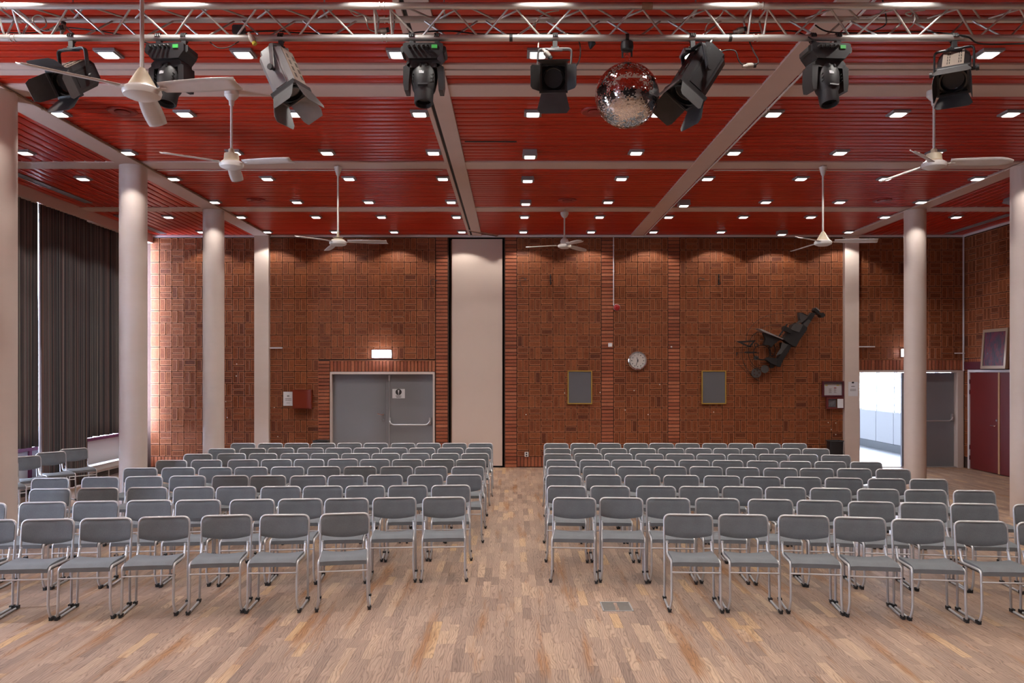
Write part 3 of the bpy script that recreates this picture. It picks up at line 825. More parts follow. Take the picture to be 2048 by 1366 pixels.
# ================================================================== CHAIRS
TR = .0105
def chair_parts():
    p = {}
    # back frame: inverted U
    hw = .2165; lean = .07; ht = .765
    pts = [(-hw-.004, 0, TR), (-hw, .012, .30), (-hw+.001, lean, ht-TR), (hw-.001, lean, ht-TR), (hw, .012, .30), (hw+.004, 0, TR)]
    q = fillet(pts, .055, 6)
    p['back_frame'] = MB().tube(q, TR, 8).mesh('back_frame', M['steel'], 60)
    for s in (-1, 1):
        pts = [(s*.222, .004, TR), (s*.222, -.385, TR), (s*.206, -.402, .10), (s*.205, -.385, .435), (s*.199, -.035, .422), (s*.197, .004, .515)]
        p['side_frame%+d' % s] = MB().tube(fillet(pts, .045, 6), TR, 8).lathe([(0, .512), (.0125, .512), (.0125, .53), (0, .533)], 8, 0, Matrix.Translation((s*.197, .006, 0))).mesh('side_frame', M['steel'], 60)
    p['stretcher'] = MB().tube([(-.205, -.396, .345), (.205, -.396, .345)], .0075, 8).mesh('stretcher', M['steel'], 60)
    g = MB().box((0, 0, 0), (.024, .055, .022)).box((0, -.012, .012), (.034, .016, .012)).box((0, .014, .012), (.034, .012, .012))
    p['glide'] = g.mesh('glide', M['rubber'])
    # seat cushion, saddle-shaped with a rolled front
    mb = MB(); nu, nv = 10, 9
    def top(u, v):
        x = (u-.5)*.392; y = -.028 - .372*v
        e = (2*u-1)
        z = .454 - .022*(1-e*e)*(1-v)**1.2 - .004*abs(e)**6 + .006*math.sin(v*PI)
        if v > .8: z -= .020*((v-.8)/.2)**2
        return (x, y, z)
    def bot(u, v):
        x, y, z = top(u, v); return (x, y, .408 - .004*math.sin(v*PI) - (.010 if v > .8 else 0))
    mb.grid(top, nu, nv); nb = len(mb.v); mb.grid(lambda u, v: bot(1-u, v), nu, nv)
    W1 = nu+1
    for i in range(nu):
        mb.f.append((i, nb+nu-i, nb+nu-i-1, i+1)[::-1]); mb.m.append(0)
        a = nv*W1+i; b = nb+nv*W1+nu-i
        mb.f.append((a, a+1, b-1, b)[::-1]); mb.m.append(0)
    for j in range(nv):
        a, b = j*W1, nb+j*W1+nu
        mb.f.append((a, a+W1, b+W1, b)[::-1]); mb.m.append(0)
        a, b = j*W1+nu, nb+j*W1
        mb.f.append((a, b, b+W1, a+W1)[::-1]); mb.m.append(0)
    me = mb.mesh('seat', M['fabric'], 70); 
    p['seat'] = me
    # backrest: padded sheet slung inside the top of the back frame, hem dips in the middle
    mb = MB(); nu, nv = 12, 8
    def bk(u, v, off):
        e = 2*u-1; x = e*.209
        zt = ht-.012 - .030*max(0, (abs(e)-.80)/.20)**2
        zb = .574 - .030*(1-e*e)
        z = zb+(zt-zb)*v
        yl = .012 + (lean-.012)*(z-.30)/(ht-.30)
        bow = .016*(1-e*e)*(1-.4*v)
        return (x, yl + bow + off*math.sqrt(max(.04, 1-abs(2*v-1)**6)), z)
    mb.grid(lambda u, v: bk(u, v, -.013), nu, nv); nb = len(mb.v); mb.grid(lambda u, v: bk(1-u, v, .013), nu, nv)
    W1 = nu+1
    for i in range(nu):
        mb.f.append((i+1, nb+nu-i-1, nb+nu-i, i)[::-1]); mb.m.append(0)
        a = nv*W1+i; b = nb+nv*W1+nu-i
        mb.f.append((a, a+1, b-1, b)); mb.m.append(0)
    for j in range(nv):
        a, b = j*W1, nb+j*W1+nu
        mb.f.append((a, a+W1, b+W1, b)); mb.m.append(0)
        a, b = j*W1+nu, nb+j*W1
        mb.f.append((a, b, b+W1, a+W1)); mb.m.append(0)
    p['backrest'] = mb.mesh('backrest', M['fabric'], 60)
    return p
CP = chair_parts()
def chair(label, x, y, rz, group, glides=True, z=0.0):
    t = thing('stacking_chair', label, 'chair', (x, y, z), (0, 0, rz), group)
    put('seat', CP['seat'], t); put('backrest', CP['backrest'], t); put('back_frame', CP['back_frame'], t)
    put('side_frame', CP['side_frame-1'], t); put('side_frame', CP['side_frame+1'], t); put('stretcher', CP['stretcher'], t)
    if glides:
        for gx, gy in ((-.222, -.012), (.222, -.012), (-.222, -.372), (.222, -.372)):
            put('glide', CP['glide'], t, (gx, gy, .0125))
    return t
# tops of the chair backs: (column in the frame, row in the frame) for every chair, row by row from the front
ROWS_R = [
 [(1376,1029.5),(1486,1030),(1606.7,1031.5),(1718.8,1036),(1834.8,1040),(1960.4,1043.5),(2087,1047.5)],
 [(1148.8,996.5),(1242.5,996),(1336,997.5),(1434.4,997),(1540.5,1000),(1639,1002),(1742.3,1004.5),(1846,1006.5),(1947.6,1008),(2073,1011)],
 [(1133.5,973),(1219.8,973),(1312,973.5),(1397.5,974),(1484.4,974),(1570.6,975.5),(1661,977.5),(1755.8,979),(1850.5,980.5),(1948,982.5)],
 [(1127,951.2),(1206.8,951),(1284.6,951.8),(1362.3,951.3),(1443.6,952.5),(1523.2,954.5),(1604.7,955),(1687.3,957),(1773,958),(1856.8,959.5)],
 [(1127.7,934),(1198.3,934),(1268,934.5),(1340,934),(1412,934),(1485,936),(1560.6,937.5),(1633.1,937.7),(1708.3,938),(1785.9,939.5)],
 [(1122.7,920.5),(1189.6,920.5),(1252.8,921),(1320,920.5),(1388.3,921),(1455.2,921.5),(1525,922.5),(1590.6,923.5),(1660.5,923.5),(1732,925)],
 [(1115.3,908.5),(1176.6,907.5),(1236.7,908),(1299,908.5),(1359.8,908.5),(1421.6,908.5),(1483.7,909.5),(1546.3,909),(1606.5,909.5),(1671.8,911)],
 [(1115.7,897.5),(1171.6,897.5),(1227.4,897.5),(1285.1,897.5),(1342,897),(1397,897),(1452.4,897.5),(1510.2,897.5),(1574.2,897.5),(1631.7,898)],
 [(1112.5,887.5),(1165.8,887.5),(1217.3,887),(1271.8,887.5),(1323,887),(1374.8,887.5),(1429.1,887.5),(1481.4,887.5),(1536,887.5),(1588.5,887.5)]]
ROWS_L = [
 [(690,1026.5),(570,1031),(453.8,1030.5),(329,1034.5),(213.4,1037.5),(97,1039.5),(-18,1041)],
 [(888.4,995),(789,996),(693.6,998),(601,998.5),(505,1000),(397,1001),(299.8,1001),(193,1003.5),(86.5,1005),(-33,1008)],
 [(901.7,971),(815.7,972),(730.6,972.5),(646,973),(562,974),(473,974),(388,975),(295.2,975.5),(196.6,976.5),(101,979)],
 [(928.1,950.5),(850.5,950.5),(769.9,950.5),(692,952),(616.2,952.5),(536,952),(461,952),(375.6,952.5),(288.7,953.5),(201.6,954.5),(101.4,957.5)],
 [(935.6,934),(862,934),(793,934),(720.3,934),(648,934),(575.3,934.5),(502.5,935),(430.9,936),(357,935.5),(281.2,937)],
 [(941.6,919.5),(878.3,919.5),(814.5,919.5),(749.6,919.5),(686,918.5),(618.4,919.5),(553.3,919.5),(486.6,920),(413.4,920.5),(343.3,921.5)],
 [(949.7,907.5),(890.6,907.5),(831,907.5),(771.4,907.5),(711,907.5),(649.7,907.5),(589.4,907.5),(526.3,907.5),(463.4,907.5),(396.3,909)],
 [(957,896.5),(901,896.5),(844,896.5),(789,896.5),(733.3,896.5),(677.3,896.5),(621.2,896.5),(561.9,896.5),(505.5,897),(443.4,898)],
 [(961.2,887),(908.9,887),(857,887),(806.2,887),(752,887),(699,886.5),(646.2,887),(593.7,887),(541,887),(486.5,887)]]
ORD = ['first', 'second', 'third', 'fourth', 'fifth', 'sixth', 'seventh', 'eighth', 'ninth', 'tenth', 'eleventh', 'twelfth']
ROWN = ['front row', 'second row', 'third row', 'fourth row', 'fifth row', 'sixth row', 'seventh row', 'eighth row', 'last row before the brick wall']
TOPH = .755; rc = random.Random(21)
for side, rows in (('right', ROWS_R), ('left', ROWS_L)):
    for ri, row in enumerate(rows):
        pos = []
        for (px_, py_) in row:
            d = (EYE-TOPH)*F/(py_-HOR)
            pos.append((X_at(px_, d), d))
        # smooth depth along the row, then turn each chair with the curve of its row
        dd = [p[1] for p in pos]
        sm = [sum(dd[max(0, i-1):i+2])/len(dd[max(0, i-1):i+2]) for i in range(len(dd))]
        for i, (x_, d_) in enumerate(pos):
            y_ = .5*d_+.5*sm[i]
            a, b = max(0, i-1), min(len(pos)-1, i+1)
            dx, dy = pos[b][0]-pos[a][0], sm[b]-sm[a]
            if dx < 0: dx, dy = -dx, -dy
            rz = .35*max(-.16, min(.16, math.atan2(dy, dx))) + (-.072 if side == 'right' else .066) + rc.gauss(0, .016)
            if side == 'left' and ri == 0 and i == 0: rz += .12
            x_ = X_at(row[i][0], y_)
            lb = 'grey chair in the %s, %s from the aisle, %s block' % (ROWN[ri], ORD[i], side)
            chair(lb, x_ + .07*math.sin(rz), y_-.07*math.cos(rz), rz, 'grey chairs in rows facing the stage', glides=ri < 6)
# spare chairs along the curtains, turned into the room
for k, (cx, cy, rz, lb) in enumerate([
    (-7.33, 13.42, R(46), 'spare grey chair by the curtains, closest to the bright corner'),
    (-7.37, 12.83, R(48), 'spare grey chair by the curtains, middle one of the three'),
    (-7.40, 12.19, R(48), 'spare grey chair by the curtains, partly behind the column'),
    (-7.30, 11.45, R(46), 'spare grey chair by the curtains with only its seat showing past the column')]):
    chair(lb, cx, cy, rz, 'spare chairs along the curtains')

# ================================================================== CEILING DOWNLIGHTS
spot = bpy.data.lights.new('downlight', 'SPOT'); spot.energy = LAMP_W; spot.spot_size = R(122); spot.spot_blend = .20; spot.shadow_soft_size = .06; spot.color = (1, .945, .875)
s_ = .098
frame_me = MB()
for a, b, c, d in ((-s_, s_, -s_, -.072), (-s_, s_, .072, s_), (-s_, -.072, -.072, .072), (.072, s_, -.072, .072)): frame_me.bx(a, b, c, d, -.022, .0)
for a, b, c, d in ((-.08, .08, -.08, -.072), (-.08, .08, .072, .08), (-.08, -.072, -.072, .072), (.072, .08, -.072, .072)): frame_me.bx(a, b, c, d, -.030, -.022)
frame_me = frame_me.mesh('lamp_frame', M['lampframe'])
def rrect(w, h, r, n=5):
    out = []
    for cx, cy, a0 in ((w-r, h-r, 0), (-w+r, h-r, 90), (-w+r, -h+r, 180), (w-r, -h+r, 270)):
        for k in range(n+1):
            a = R(a0+90*k/n); out.append((cx+r*math.cos(a), cy+r*math.sin(a)))
    return out
dm = MB().prism(rrect(.068, .068, .02), 0, .03, 0, Matrix.Rotation(R(-90), 4, 'X'))
dif_me = dm.mesh('diffuser', M['diff'])
zs = [v.co.z for v in dif_me.vertices]; zmin = min(zs)
for v in dif_me.vertices: v.co.z += -.036 - zmin
box_me = MB()
for a, b, c, d in ((-.092, .092, -.092, -.084), (-.092, .092, .084, .092), (-.092, -.084, -.084, .084), (.084, .092, -.084, .084)): box_me.bx(a, b, c, d, 0, .07)
box_me = box_me.mesh('lamp_box', M['lampframe'])
LX = [-6.45, -5.09, -3.68, -2.45, -1.04, .235, 1.645, 2.94, 4.345, 5.61, 7.00, 8.34]
LROW = [16.63, 15.02, 13.69, 12.03, 10.60, 9.00, 7.30, 5.70, 4.10, 2.50, .90]  # last two rows are unseen, added to light the front chair backs
DROP = {(.235, 10.60): .05, (.235, 12.03): .03, (2.94, 13.69): .06, (5.61, 16.63): .05, (.235, 13.69): .03}
RN = ['row nearest the brick wall', 'second row from the brick wall', 'third row from the brick wall', 'fourth row from the brick wall', 'fifth row from the brick wall', 'sixth row from the brick wall', 'row just behind the truss', 'row above the truss', 'row before the truss', 'added unseen second row before the truss', 'added unseen row over the stage edge']
for ri, ly in enumerate(LROW):
    for ci, lx in enumerate(LX):
        if ci in (0, 11) and ly < 10: continue
        if ci == 11 and ly != 15.02: continue
        dz = DROP.get((lx, ly), 0)
        t = thing('ceiling_downlight', 'lit square downlight, %s, %s from the window side' % (RN[ri], ORD[ci]), 'ceiling light', (lx, ly, CEIL-dz), group='square ceiling downlights')
        put('lamp_frame', frame_me, t); put('diffuser', dif_me, t)
        if dz: put('lamp_box', box_me, t)
        l = bpy.data.objects.new('downlight_beam', spot); COL.objects.link(l); l.parent = t; l.location = (0, 0, -.045)
# one unlit lamp hanging out of the ceiling over the right aisle
t = thing('ceiling_downlight', 'unlit grey lamp box hanging loose from the ceiling of the right aisle', 'ceiling light', (8.40, 13.45, CEIL-.07), (0, R(12), 0), 'square ceiling downlights')
put('lamp_frame', frame_me, t); put('lamp_box', box_me, t)
MB().bx(-.07, .07, -.07, .07, -.03, -.02).build('diffuser', M['diffuser'], t, smooth=None)

# round air vents and long aisle diffusers
vent = [MB().lathe([(.16, 0), (.158, -.012), (.145, -.02), (.10, -.006), (.085, -.006), (.085, .0)], 40).mesh('rim', M['ventred'], 40), MB().lathe([(0, -.028), (.06, -.026), (.078, -.018), (.078, -.012), (0, -.012)], 32).mesh('disc', M['ventred'], 40)]
for vx, vy, w in [(-4.36, 8.95, 'beside the ceiling fans near the truss, window side'), (.93, 8.95, 'behind the mirror ball'), (-4.35, 13.6, 'window side, further back'), (.94, 13.6, 'above the far white fan'), (6.29, 13.6, 'near the right hand columns')]:
    t = thing('air_vent', 'round red air vent in the ceiling, ' + w, 'vent', (vx, vy, CEIL-.001), group='round ceiling vents')
    put('rim', vent[0], t); put('disc', vent[1], t)
for vx, ya, yb, w in [(-7.30, 11.6, 13.8, 'window aisle ceiling, nearer one'), (-7.36, 14.9, 16.9, 'window aisle ceiling, nearer the brick wall'), (9.22, 14.8, 16.9, 'ceiling of the right aisle')]:
    t = thing('linear_diffuser', 'long grey air diffuser in the ' + w, 'vent', (vx, (ya+yb)/2, CEIL-.006), group='long air diffusers')
    L_ = (yb-ya)/2
    MB().bx(-.07, -.055, -L_, L_, -.01, 0).bx(.055, .07, -L_, L_, -.01, 0).bx(-.055, .055, -L_, -L_+.02, -.01, 0).bx(-.055, .055, L_-.02, L_, -.01, 0).build('frame', M['diffuser'], t, smooth=None)
    for q in (-.036, -.012, .012, .036): MB().bx(q-.009, q+.009, -L_+.02, L_-.02, -.006, 0).build('slat', M['diffuser'], t, smooth=None)

# ================================================================== CEILING FANS
def fan(label, x, y, drop, ang, canopy='cup', hub='cone', pitch=14, rad=.71, tip='square'):
    zc = 4.962
    t = thing('ceiling_fan', label, 'ceiling fan', (x, y, zc), group='white three-blade ceiling fans')
    if canopy == 'cup': pr = [(0, 0), (.070, 0), (.072, -.05), (.045, -.085), (.028, -.10), (.024, -.15), (0, -.15)]
    elif canopy == 'dome': pr = [(0, -.05), (.075, -.05), (.072, -.085), (.05, -.125), (.02, -.15), (0, -.15)]
    else: pr = [(0, -.02), (.055, -.02), (.052, -.04), (.022, -.14), (0, -.14)]
    MB().lathe(pr, 24).tube([(0, 0, .0), (0, 0, -.06)], .008, 6).build('canopy', M['white'], t)
    MB().tube([(0, 0, -.10), (0, 0, -drop+.10)], .0135, 10).build('rod', M['white'], t)
    if hub == 'cone': pr = [(.018, .16), (.026, .15), (.055, .10), (.085, .045), (.10, .03)]
    elif hub == 'ball': pr = [(.014, .16), (.03, .15), (.062, .12), (.075, .085), (.07, .05), (.10, .03)]
    elif hub == 'bare': pr = [(.016, .15), (.018, .09), (.03, .085), (.075, .075), (.05, .06), (.085, .045), (.10, .03)]
    else: pr = [(.018, .17), (.03, .16), (.032, .12), (.072, .115), (.078, .05), (.10, .03)]
    MB().lathe(pr[::-1], 28).build('hub_cover', M['cream'] if hub != 'ball' else M['white'], t, (0, 0, -drop))
    MB().lathe([(0, -.045), (.07, -.042), (.115, -.022), (.122, .0), (.118, .018), (.10, .032), (0, .032)], 32).build('motor', M['white'], t, (0, 0, -drop))
    for k in range(3):
        a = R(ang+120*k)
        mb = MB(); n = 10
        def bl(u, v):
            r_ = .15 + (rad-.15)*u
            w = (.105 + .03*math.sin(u*PI*.8)) * (1 if tip == 'square' else math.sqrt(max(.10, 1-max(0, (u-.75)/.25)**2)))
            c = (v-.5)*w
            return (r_, c*math.cos(R(pitch)), -c*math.sin(R(pitch)) + .012*(v-.5)**2*4 - .02*u)
        mb.grid(bl, n, 4)
        o = mb.build('blade', M['blade'], t, (0, 0, -drop+.01), (0, 0, a), 60)
        md = o.modifiers.new('sheet', 'SOLIDIFY'); md.thickness = .004
        br = MB().bx(.085, .20, -.022, .022, .006, .011).bx(.15, .155, -.03, .03, .006, .014).build('bracket', M['white'], t, (0, 0, -drop), (0, 0, a), smooth=None)
fan('white ceiling fan closest to the camera, its rod leaving the top of the picture', X_at(284, 5.22), 5.22, 1.08, 346, 'cup', 'cone', 16)
fan('white ceiling fan with a cup mount between the moving head light and the stage lamp', X_at(463, 8.28), 8.28, .765, 344, 'cup', 'collar', 12)
fan('white ceiling fan on a long rod with its motor top bare', X_at(676, 11.29), 11.29, 1.09, 354, 'cone', 'bare', 12)
fan('small white ceiling fan with a dome mount near the folding wall', X_at(1129, 14.37), 14.37, .655, 172, 'dome', 'ball', 12, .70, 'round')
fan('white ceiling fan on a long rod in front of the wall pillar beside the doorway', X_at(1646, 11.29), 11.29, 1.09, 344, 'cone', 'cone', 16)
fan('white ceiling fan with rounded blades below the rightmost stage lamp', X_at(1868, 8.28), 8.28, .765, 348, 'cup', 'collar', 26, .74, 'round')

# ================================================================== TRUSS
TA, TC, TB = (5.90, 4.757), (6.127, 4.757), (6.013, 4.568)     # front top, rear top, bottom chord (y, z)
SEG = 2.79; CR = .025
chord_me = MB().tube([(0, 0, 0), (SEG-.05, 0, 0)], CR, 16).mesh('chord', M['alu'], 40)
coup_me = MB().tube([(-.028, 0, 0), (.028, 0, 0)], CR-.003, 14).lathe([(0, .0), (.0285, 0), (.0285, .008), (0, .008)], 12, 0, Matrix.Translation((-.02, 0, 0)) @ Matrix.Rotation(R(90), 4, 'Y')).lathe([(0, .0), (.0285, 0), (.0285, .008), (0, .008)], 12, 0, Matrix.Translation((.012, 0, 0)) @ Matrix.Rotation(R(90), 4, 'Y')).mesh('coupler', M['alu'], 40)
brace_cache = {}
def brace(t, a, b):
    v = Vector(b)-Vector(a); L_ = round(v.length, 3)
    if L_ not in brace_cache: brace_cache[L_] = MB().tube([(0, 0, 0), (0, 0, L_)], .008, 8).mesh('brace', M['alu'], 40)
    o = put('brace', brace_cache[L_], t, a); o.rotation_euler = v.to_track_quat('Z', 'Y').to_euler()
TN = ['truss section over the window side lamp, cut by the picture edge', 'truss section carrying two moving heads and the grey stage lamp', 'truss section carrying the mirror ball', 'truss section carrying the rightmost moving head', 'truss section continuing past the right edge of the picture']
for k in range(5):
    x0 = -6.54 + SEG*k
    t = thing('lighting_truss', 'silver triangular ' + TN[k], 'truss', (x0, 0, 0), group='sections of the lighting truss')
    for (y_, z_) in (TA, TC, TB):
        put('chord', chord_me, t, (.025, y_, z_)); put('coupler', coup_me, t, (0, y_, z_))
    P = .4653; n = 6; g = .026
    # front and rear faces zigzag between the top chords and the bottom chord, top face between the two top chords
    for (T_, U_, ph) in ((TA, TB, 0), (TC, TB, .5), (TA, TC, .25)):
        for i in range(n):
            xa = .03 + P*(i+ph) ; xb = xa + P/2
            if xa > .02 and xb < SEG-.02: brace(t, (xa+g*.5, T_[0], T_[1]), (xb-g*.5, U_[0], U_[1]))
            xc = xb + P/2
            if xb > .02 and xc < SEG-.02: brace(t, (xb+g*.5, U_[0], U_[1]), (xc-g*.5, T_[0], T_[1]))
    for xe in (.06, SEG-.06):
        brace(t, (xe, TA[0], TA[1]), (xe, TB[0], TB[1])); brace(t, (xe, TC[0], TC[1]), (xe, TB[0], TB[1])); brace(t, (xe, TA[0], TA[1]), (xe, TC[0], TC[1]))
    if k < 3:
        for q in (.45, SEG-.45):
            MB().tube([(q, 6.013, 4.757), (q, 6.013, 4.99)], .006, 6).tube([(q, TA[0], 4.765), (q, TC[0], 4.765)], .008, 6).build('hanger', M['steel'], t)
for px_, w in ((1022, 'beside the round stage lamp'), (1460, 'beside the black stage lamp')):
    xx = X_at(px_, 6.013)
    tag(MB().tube([(xx-.012, TB[0], TB[1]), (xx+.012, TB[0], TB[1])], CR+.0012, 16).build('tape_band', M['rubber']), 'band of black tape round the bottom truss tube ' + w, 'tape', 'tape on the truss')
tag(MB().lathe([(.0255, -.04), (.0262, -.04), (.0262, .04), (.0255, .04)], 16, 0, Matrix.Rotation(R(90), 4, 'Y')).build('tape_band', M['pipebrown'], None, (X_at(1294, 5.90), TA[0], TA[1])), 'brown tape label on the top truss tube above the mirror ball', 'tape', 'tape on the truss')

def clamp(t, x, y, z, zb, col='hblack'):
    """hook clamp round the bottom chord (centre y,z) down to zb"""
    mb = MB()
    pts = [(x, y + .031*math.cos(R(a)), z + .031*math.sin(R(a))) for a in range(-60, 200, 20)]
    mb.tube(pts, .007, 6); mb.tube([(p[0]+.014, p[1], p[2]) for p in pts], .007, 6); mb.tube([(p[0]-.014, p[1], p[2]) for p in pts], .007, 6)
    mb.box((x, y, (z-.026+zb)/2), (.034, .03, z-.026-zb)); mb.tube([(x-.03, y, zb+.012), (x+.03, y, zb+.012)], .010, 8)
    return mb.build('clamp', M[col], t)

# ================================================================== MOVING HEADS
def moving_head(label, px_, yaw, tilt):
    x0 = X_at(px_, 6.02)
    t = thing('moving_head_light', label, 'stage light', (x0, TB[0], TB[1]), group='moving head lights on the truss')
    for s in (-1, 1): clamp(t, s*.095, 0, 0, -.075)
    base = MB()
    base.prism([(-.148, -.085), (-.135, -.075), (.135, -.075), (.148, -.085), (.148, -.135), (.105, -.19), (-.105, -.19), (-.148, -.135)], -.10, .10)
    base = base.build('base', M['hblack'], t, (0, 0, 0), (0, 0, yaw*.4))
    MB().box((.085, -.103, -.105), (.042, .006, .026)).build('label_sticker', M['green'], base, smooth=None)
    for q in (-.10, -.065, -.03, .005, .035):
        MB().lathe([(0, 0), (.011, 0), (.011, .03), (.006, .034), (.006, .05), (0, .05)], 10, 0, Matrix.Translation((q, -.10, -.108)) @ Matrix.Rotation(R(90), 4, 'X')).build('connector', M['hdark'], base)
    for s in (-1, 1): MB().cbox((s*.155, 0, -.115), (.026, .15, .055), .012).build('carry_handle', M['hdark'], base)
    yk = MB().cbox((0, 0, -.028), (.255, .13, .056), .02)
    for s in (-1, 1):
        yk.prism([(s*.098, -.02), (s*.150, -.05), (s*.152, -.17), (s*.143, -.225), (s*.112, -.225), (s*.104, -.10)], -.065, .065)
    yo = yk.build('yoke', M['hdark'], t, (0, 0, -.19), (0, 0, yaw))
    # head: barrel along local -Z, tipped towards the camera
    hm = Euler((R(-tilt), 0, yaw)).to_matrix().to_4x4()
    piv = (0, 0, -.30)
    hb = MB().lathe([(0, .105), (.070, .10), (.092, .07), (.100, .02), (.098, -.03), (.086, -.10), (.074, -.125), (.072, -.13), (.070, -.215), (.066, -.222), (.058, -.222), (.056, -.19), (0, -.19)][::-1], 28)
    h = hb.build('head', M['hdark'], t, piv, (R(-tilt), 0, yaw))
    MB().lathe([(0, -.192), (.056, -.192), (.056, -.188), (0, -.188)], 24).build('lens', M['lens'], h)
    MB().box((-.012, -.0965, -.015), (.036, .004, .024)).build('name_plate', M['paper'], h, smooth=None)
    for s in (-1, 1):
        MB().box((s*.022, -.100, .042), (.012, .006, .02)).build('vent_slot', M['hslot'], h, smooth=None)
        for q in range(3): MB().box((s*.074, -.060, -.02-.026*q), (.004, .05, .006)).build('vent_slot', M['hslot'], h, smooth=None)
    MB().cbox((0, -.075, -.11), (.075, .03, .012), .003).build('collar', M['hblack'], h)
    return t
moving_head('black moving head light on the truss behind the closest ceiling fan', 344, R(-14), 15)
moving_head('black moving head light on the truss in front of the folding wall track', 849, R(0), 15)
moving_head('black moving head light on the truss between black stage lamp and right end', 1650, R(12), 14)

# ================================================================== STAGE LAMPS WITH BARN DOORS
def stage_lamp(label, px_, py_, d, yaw, tilt, size, length, body='hblack', top=None, flapm='flap', doors=(30, 30, 30, 30), dl=.17, clamp_px=None, handle=False, rnd=False, flapm2=None, yoke_m='hblack', ytop=-.085):
    x0, z0 = X_at(px_, d), Z_at(py_, d)
    t = thing('stage_lamp', label, 'stage light', (x0, d, z0), (0, 0, 0), 'stage lamps with barn doors on the truss')
    w = size/2; L_ = length/2
    oc = w*.32
    b = MB()
    poly = [(-w+oc, -w), (w-oc, -w), (w, -w+oc), (w, w-oc), (w-oc, w), (-w+oc, w), (-w, w-oc), (-w, -w+oc)]
    b.prism(poly, -L_, L_, 0)
    b.prism([(p*.8, q*.8) for p, q in poly], L_, L_+.05, 0)
    rot = (tilt, 0, yaw)
    bo = b.build('housing', M[body], t, (0, 0, 0), rot, 20)
    if top: MB().box((0, 0, w+.002), ((w-oc)*2, L_*1.9, .004)).build('top_cover', M[top], bo, smooth=None)
    for sx_ in (-1, 1):
        for q in range(4):
            for r_ in (0, 1): MB().box((sx_*w*.36 + r_*.014, -L_*.6 + q*L_*.38, w+.0045), (.005, L_*.25, .003)).build('vent_slot', M['hslot'], bo, smooth=None)
        MB().box((sx_*(w+.003), 0, 0), (.006, L_*1.9, w*1.0)).build('side_rib', M[body], bo, smooth=None)
    fr = MB(); f_ = w*1.06
    for a, b_, c, e in ((-f_, f_, -f_, -f_+.02), (-f_, f_, f_-.02, f_), (-f_, -f_+.02, -f_+.02, f_-.02), (f_-.02, f_, -f_+.02, f_-.02)): fr.bx(a, b_, -L_-.035, -L_, c, e)
    fr = fr.build('front_frame', M['hblack'], bo, smooth=None)
    ring = MB().lathe([(w*.93, -.03), (w*.80, -.03), (w*.74, 0), (w*.60, .012), (w*.55, .015), (0, .02)], 32, 0, Matrix.Translation((0, -L_-.004, 0)) @ Matrix.Rotation(R(90), 4, 'X') @ Matrix.Scale(-1, 4, (0, 0, 1))).build('lens', M['lens'], bo)
    # barn doors: top, right, bottom, left
    for k, ang in enumerate(doors):
        if ang is None: continue
        M1 = Matrix.Translation((0, -L_-.036, 0)) @ Matrix.Rotation(R(90*k), 4, 'Y') @ Matrix.Translation((0, 0, f_)) @ Matrix.Rotation(R(-ang), 4, 'X')
        f1 = MB(); a0, a1 = w*.92, w*(1.22 if k % 2 == 0 else .85)
        vs = [(-a0, 0, 0), (a0, 0, 0), (a1, -dl*.8, 0), (a1*.8, -dl, 0), (-a1*.8, -dl, 0), (-a1, -dl*.8, 0)]
        f1.add([(p[0], p[1], .0012) for p in vs] + [(p[0], p[1], -.0012) for p in vs], [(0, 1, 2, 3, 4, 5)[::-1], (6, 7, 8, 9, 10, 11)] + [(i, (i+1) % 6, 6+(i+1) % 6, 6+i) for i in range(6)], 0, M1)
        f1.tube([(-a0, 0, 0), (a0, 0, 0)], .005, 6, 0, M1)
        f1.build('barn_door', M[flapm2 if (flapm2 and k in (1, 2)) else flapm], bo, smooth=None)
    # yoke
    zt = TB[1]+ytop-z0; yw = w+.026
    ym_ = Matrix.Rotation(yaw, 4, 'Z')
    dx = (X_at(clamp_px, 6.013) - x0) if clamp_px else 0
    dy = TB[0]-d
    yk = MB()
    ca, sa = math.cos(yaw), math.sin(yaw)
    pl, pr_ = Vector((-yw*ca, -yw*sa, 0)), Vector((yw*ca, yw*sa, 0))
    off = Vector((dx, dy, zt))
    path = fillet([pl, pl+Vector((dx, dy, zt)), pr_+Vector((dx, dy, zt)), pr_], .03, 4)
    yk.tube(path, .0085, 6); yk.tube([p+Vector((sa*.010, -ca*.010, 0)) for p in path], .0075, 6); yk.tube([p-Vector((sa*.010, -ca*.010, 0)) for p in path], .0075, 6)
    yk.box((dx, dy, zt-.004), (.11, .03, .014), 0, None)
    yk = yk.build('yoke', M[yoke_m], t)
    for s in (-1, 1):
        MB().lathe([(0, -.02), (.014, -.02), (.014, .012), (.022, .014), (.022, .034), (0, .034)], 12, 0, Matrix.Translation((s*yw*ca, s*yw*sa, 0)) @ Matrix.Rotation(yaw, 4, 'Z') @ Matrix.Rotation(R(90*s), 4, 'Y')).build('knob', M['hblack'], t)
    clamp(t, dx, dy, TB[1]-z0, zt, 'hdark' if body != 'hgrey' else 'hblack')
    if handle:
        MB().tube(fillet([(-w*.5, L_+.04, w*.55), (-w*.5, L_+.11, w*.55), (w*.5, L_+.11, w*.55), (w*.5, L_+.04, w*.55)], .03, 4), .011, 8).build('grip', M['hblack'], bo)
        MB().lathe([(0, 0), (.016, 0), (.016, .03), (.008, .04), (0, .04)], 10, 0, Matrix.Translation((w*.4, L_+.05, -w*.3)) @ Matrix.Rotation(R(-90), 4, 'X')).build('cable_gland', M['plug'], bo)
    return t
stage_lamp('black stage lamp with pale vented top and open barn doors, window side of truss', 151, 156, 6.06, R(-16), R(36), .20, .22, 'hblack', 'htan', 'flap', (40, 20, 15, 26), .165, 143)
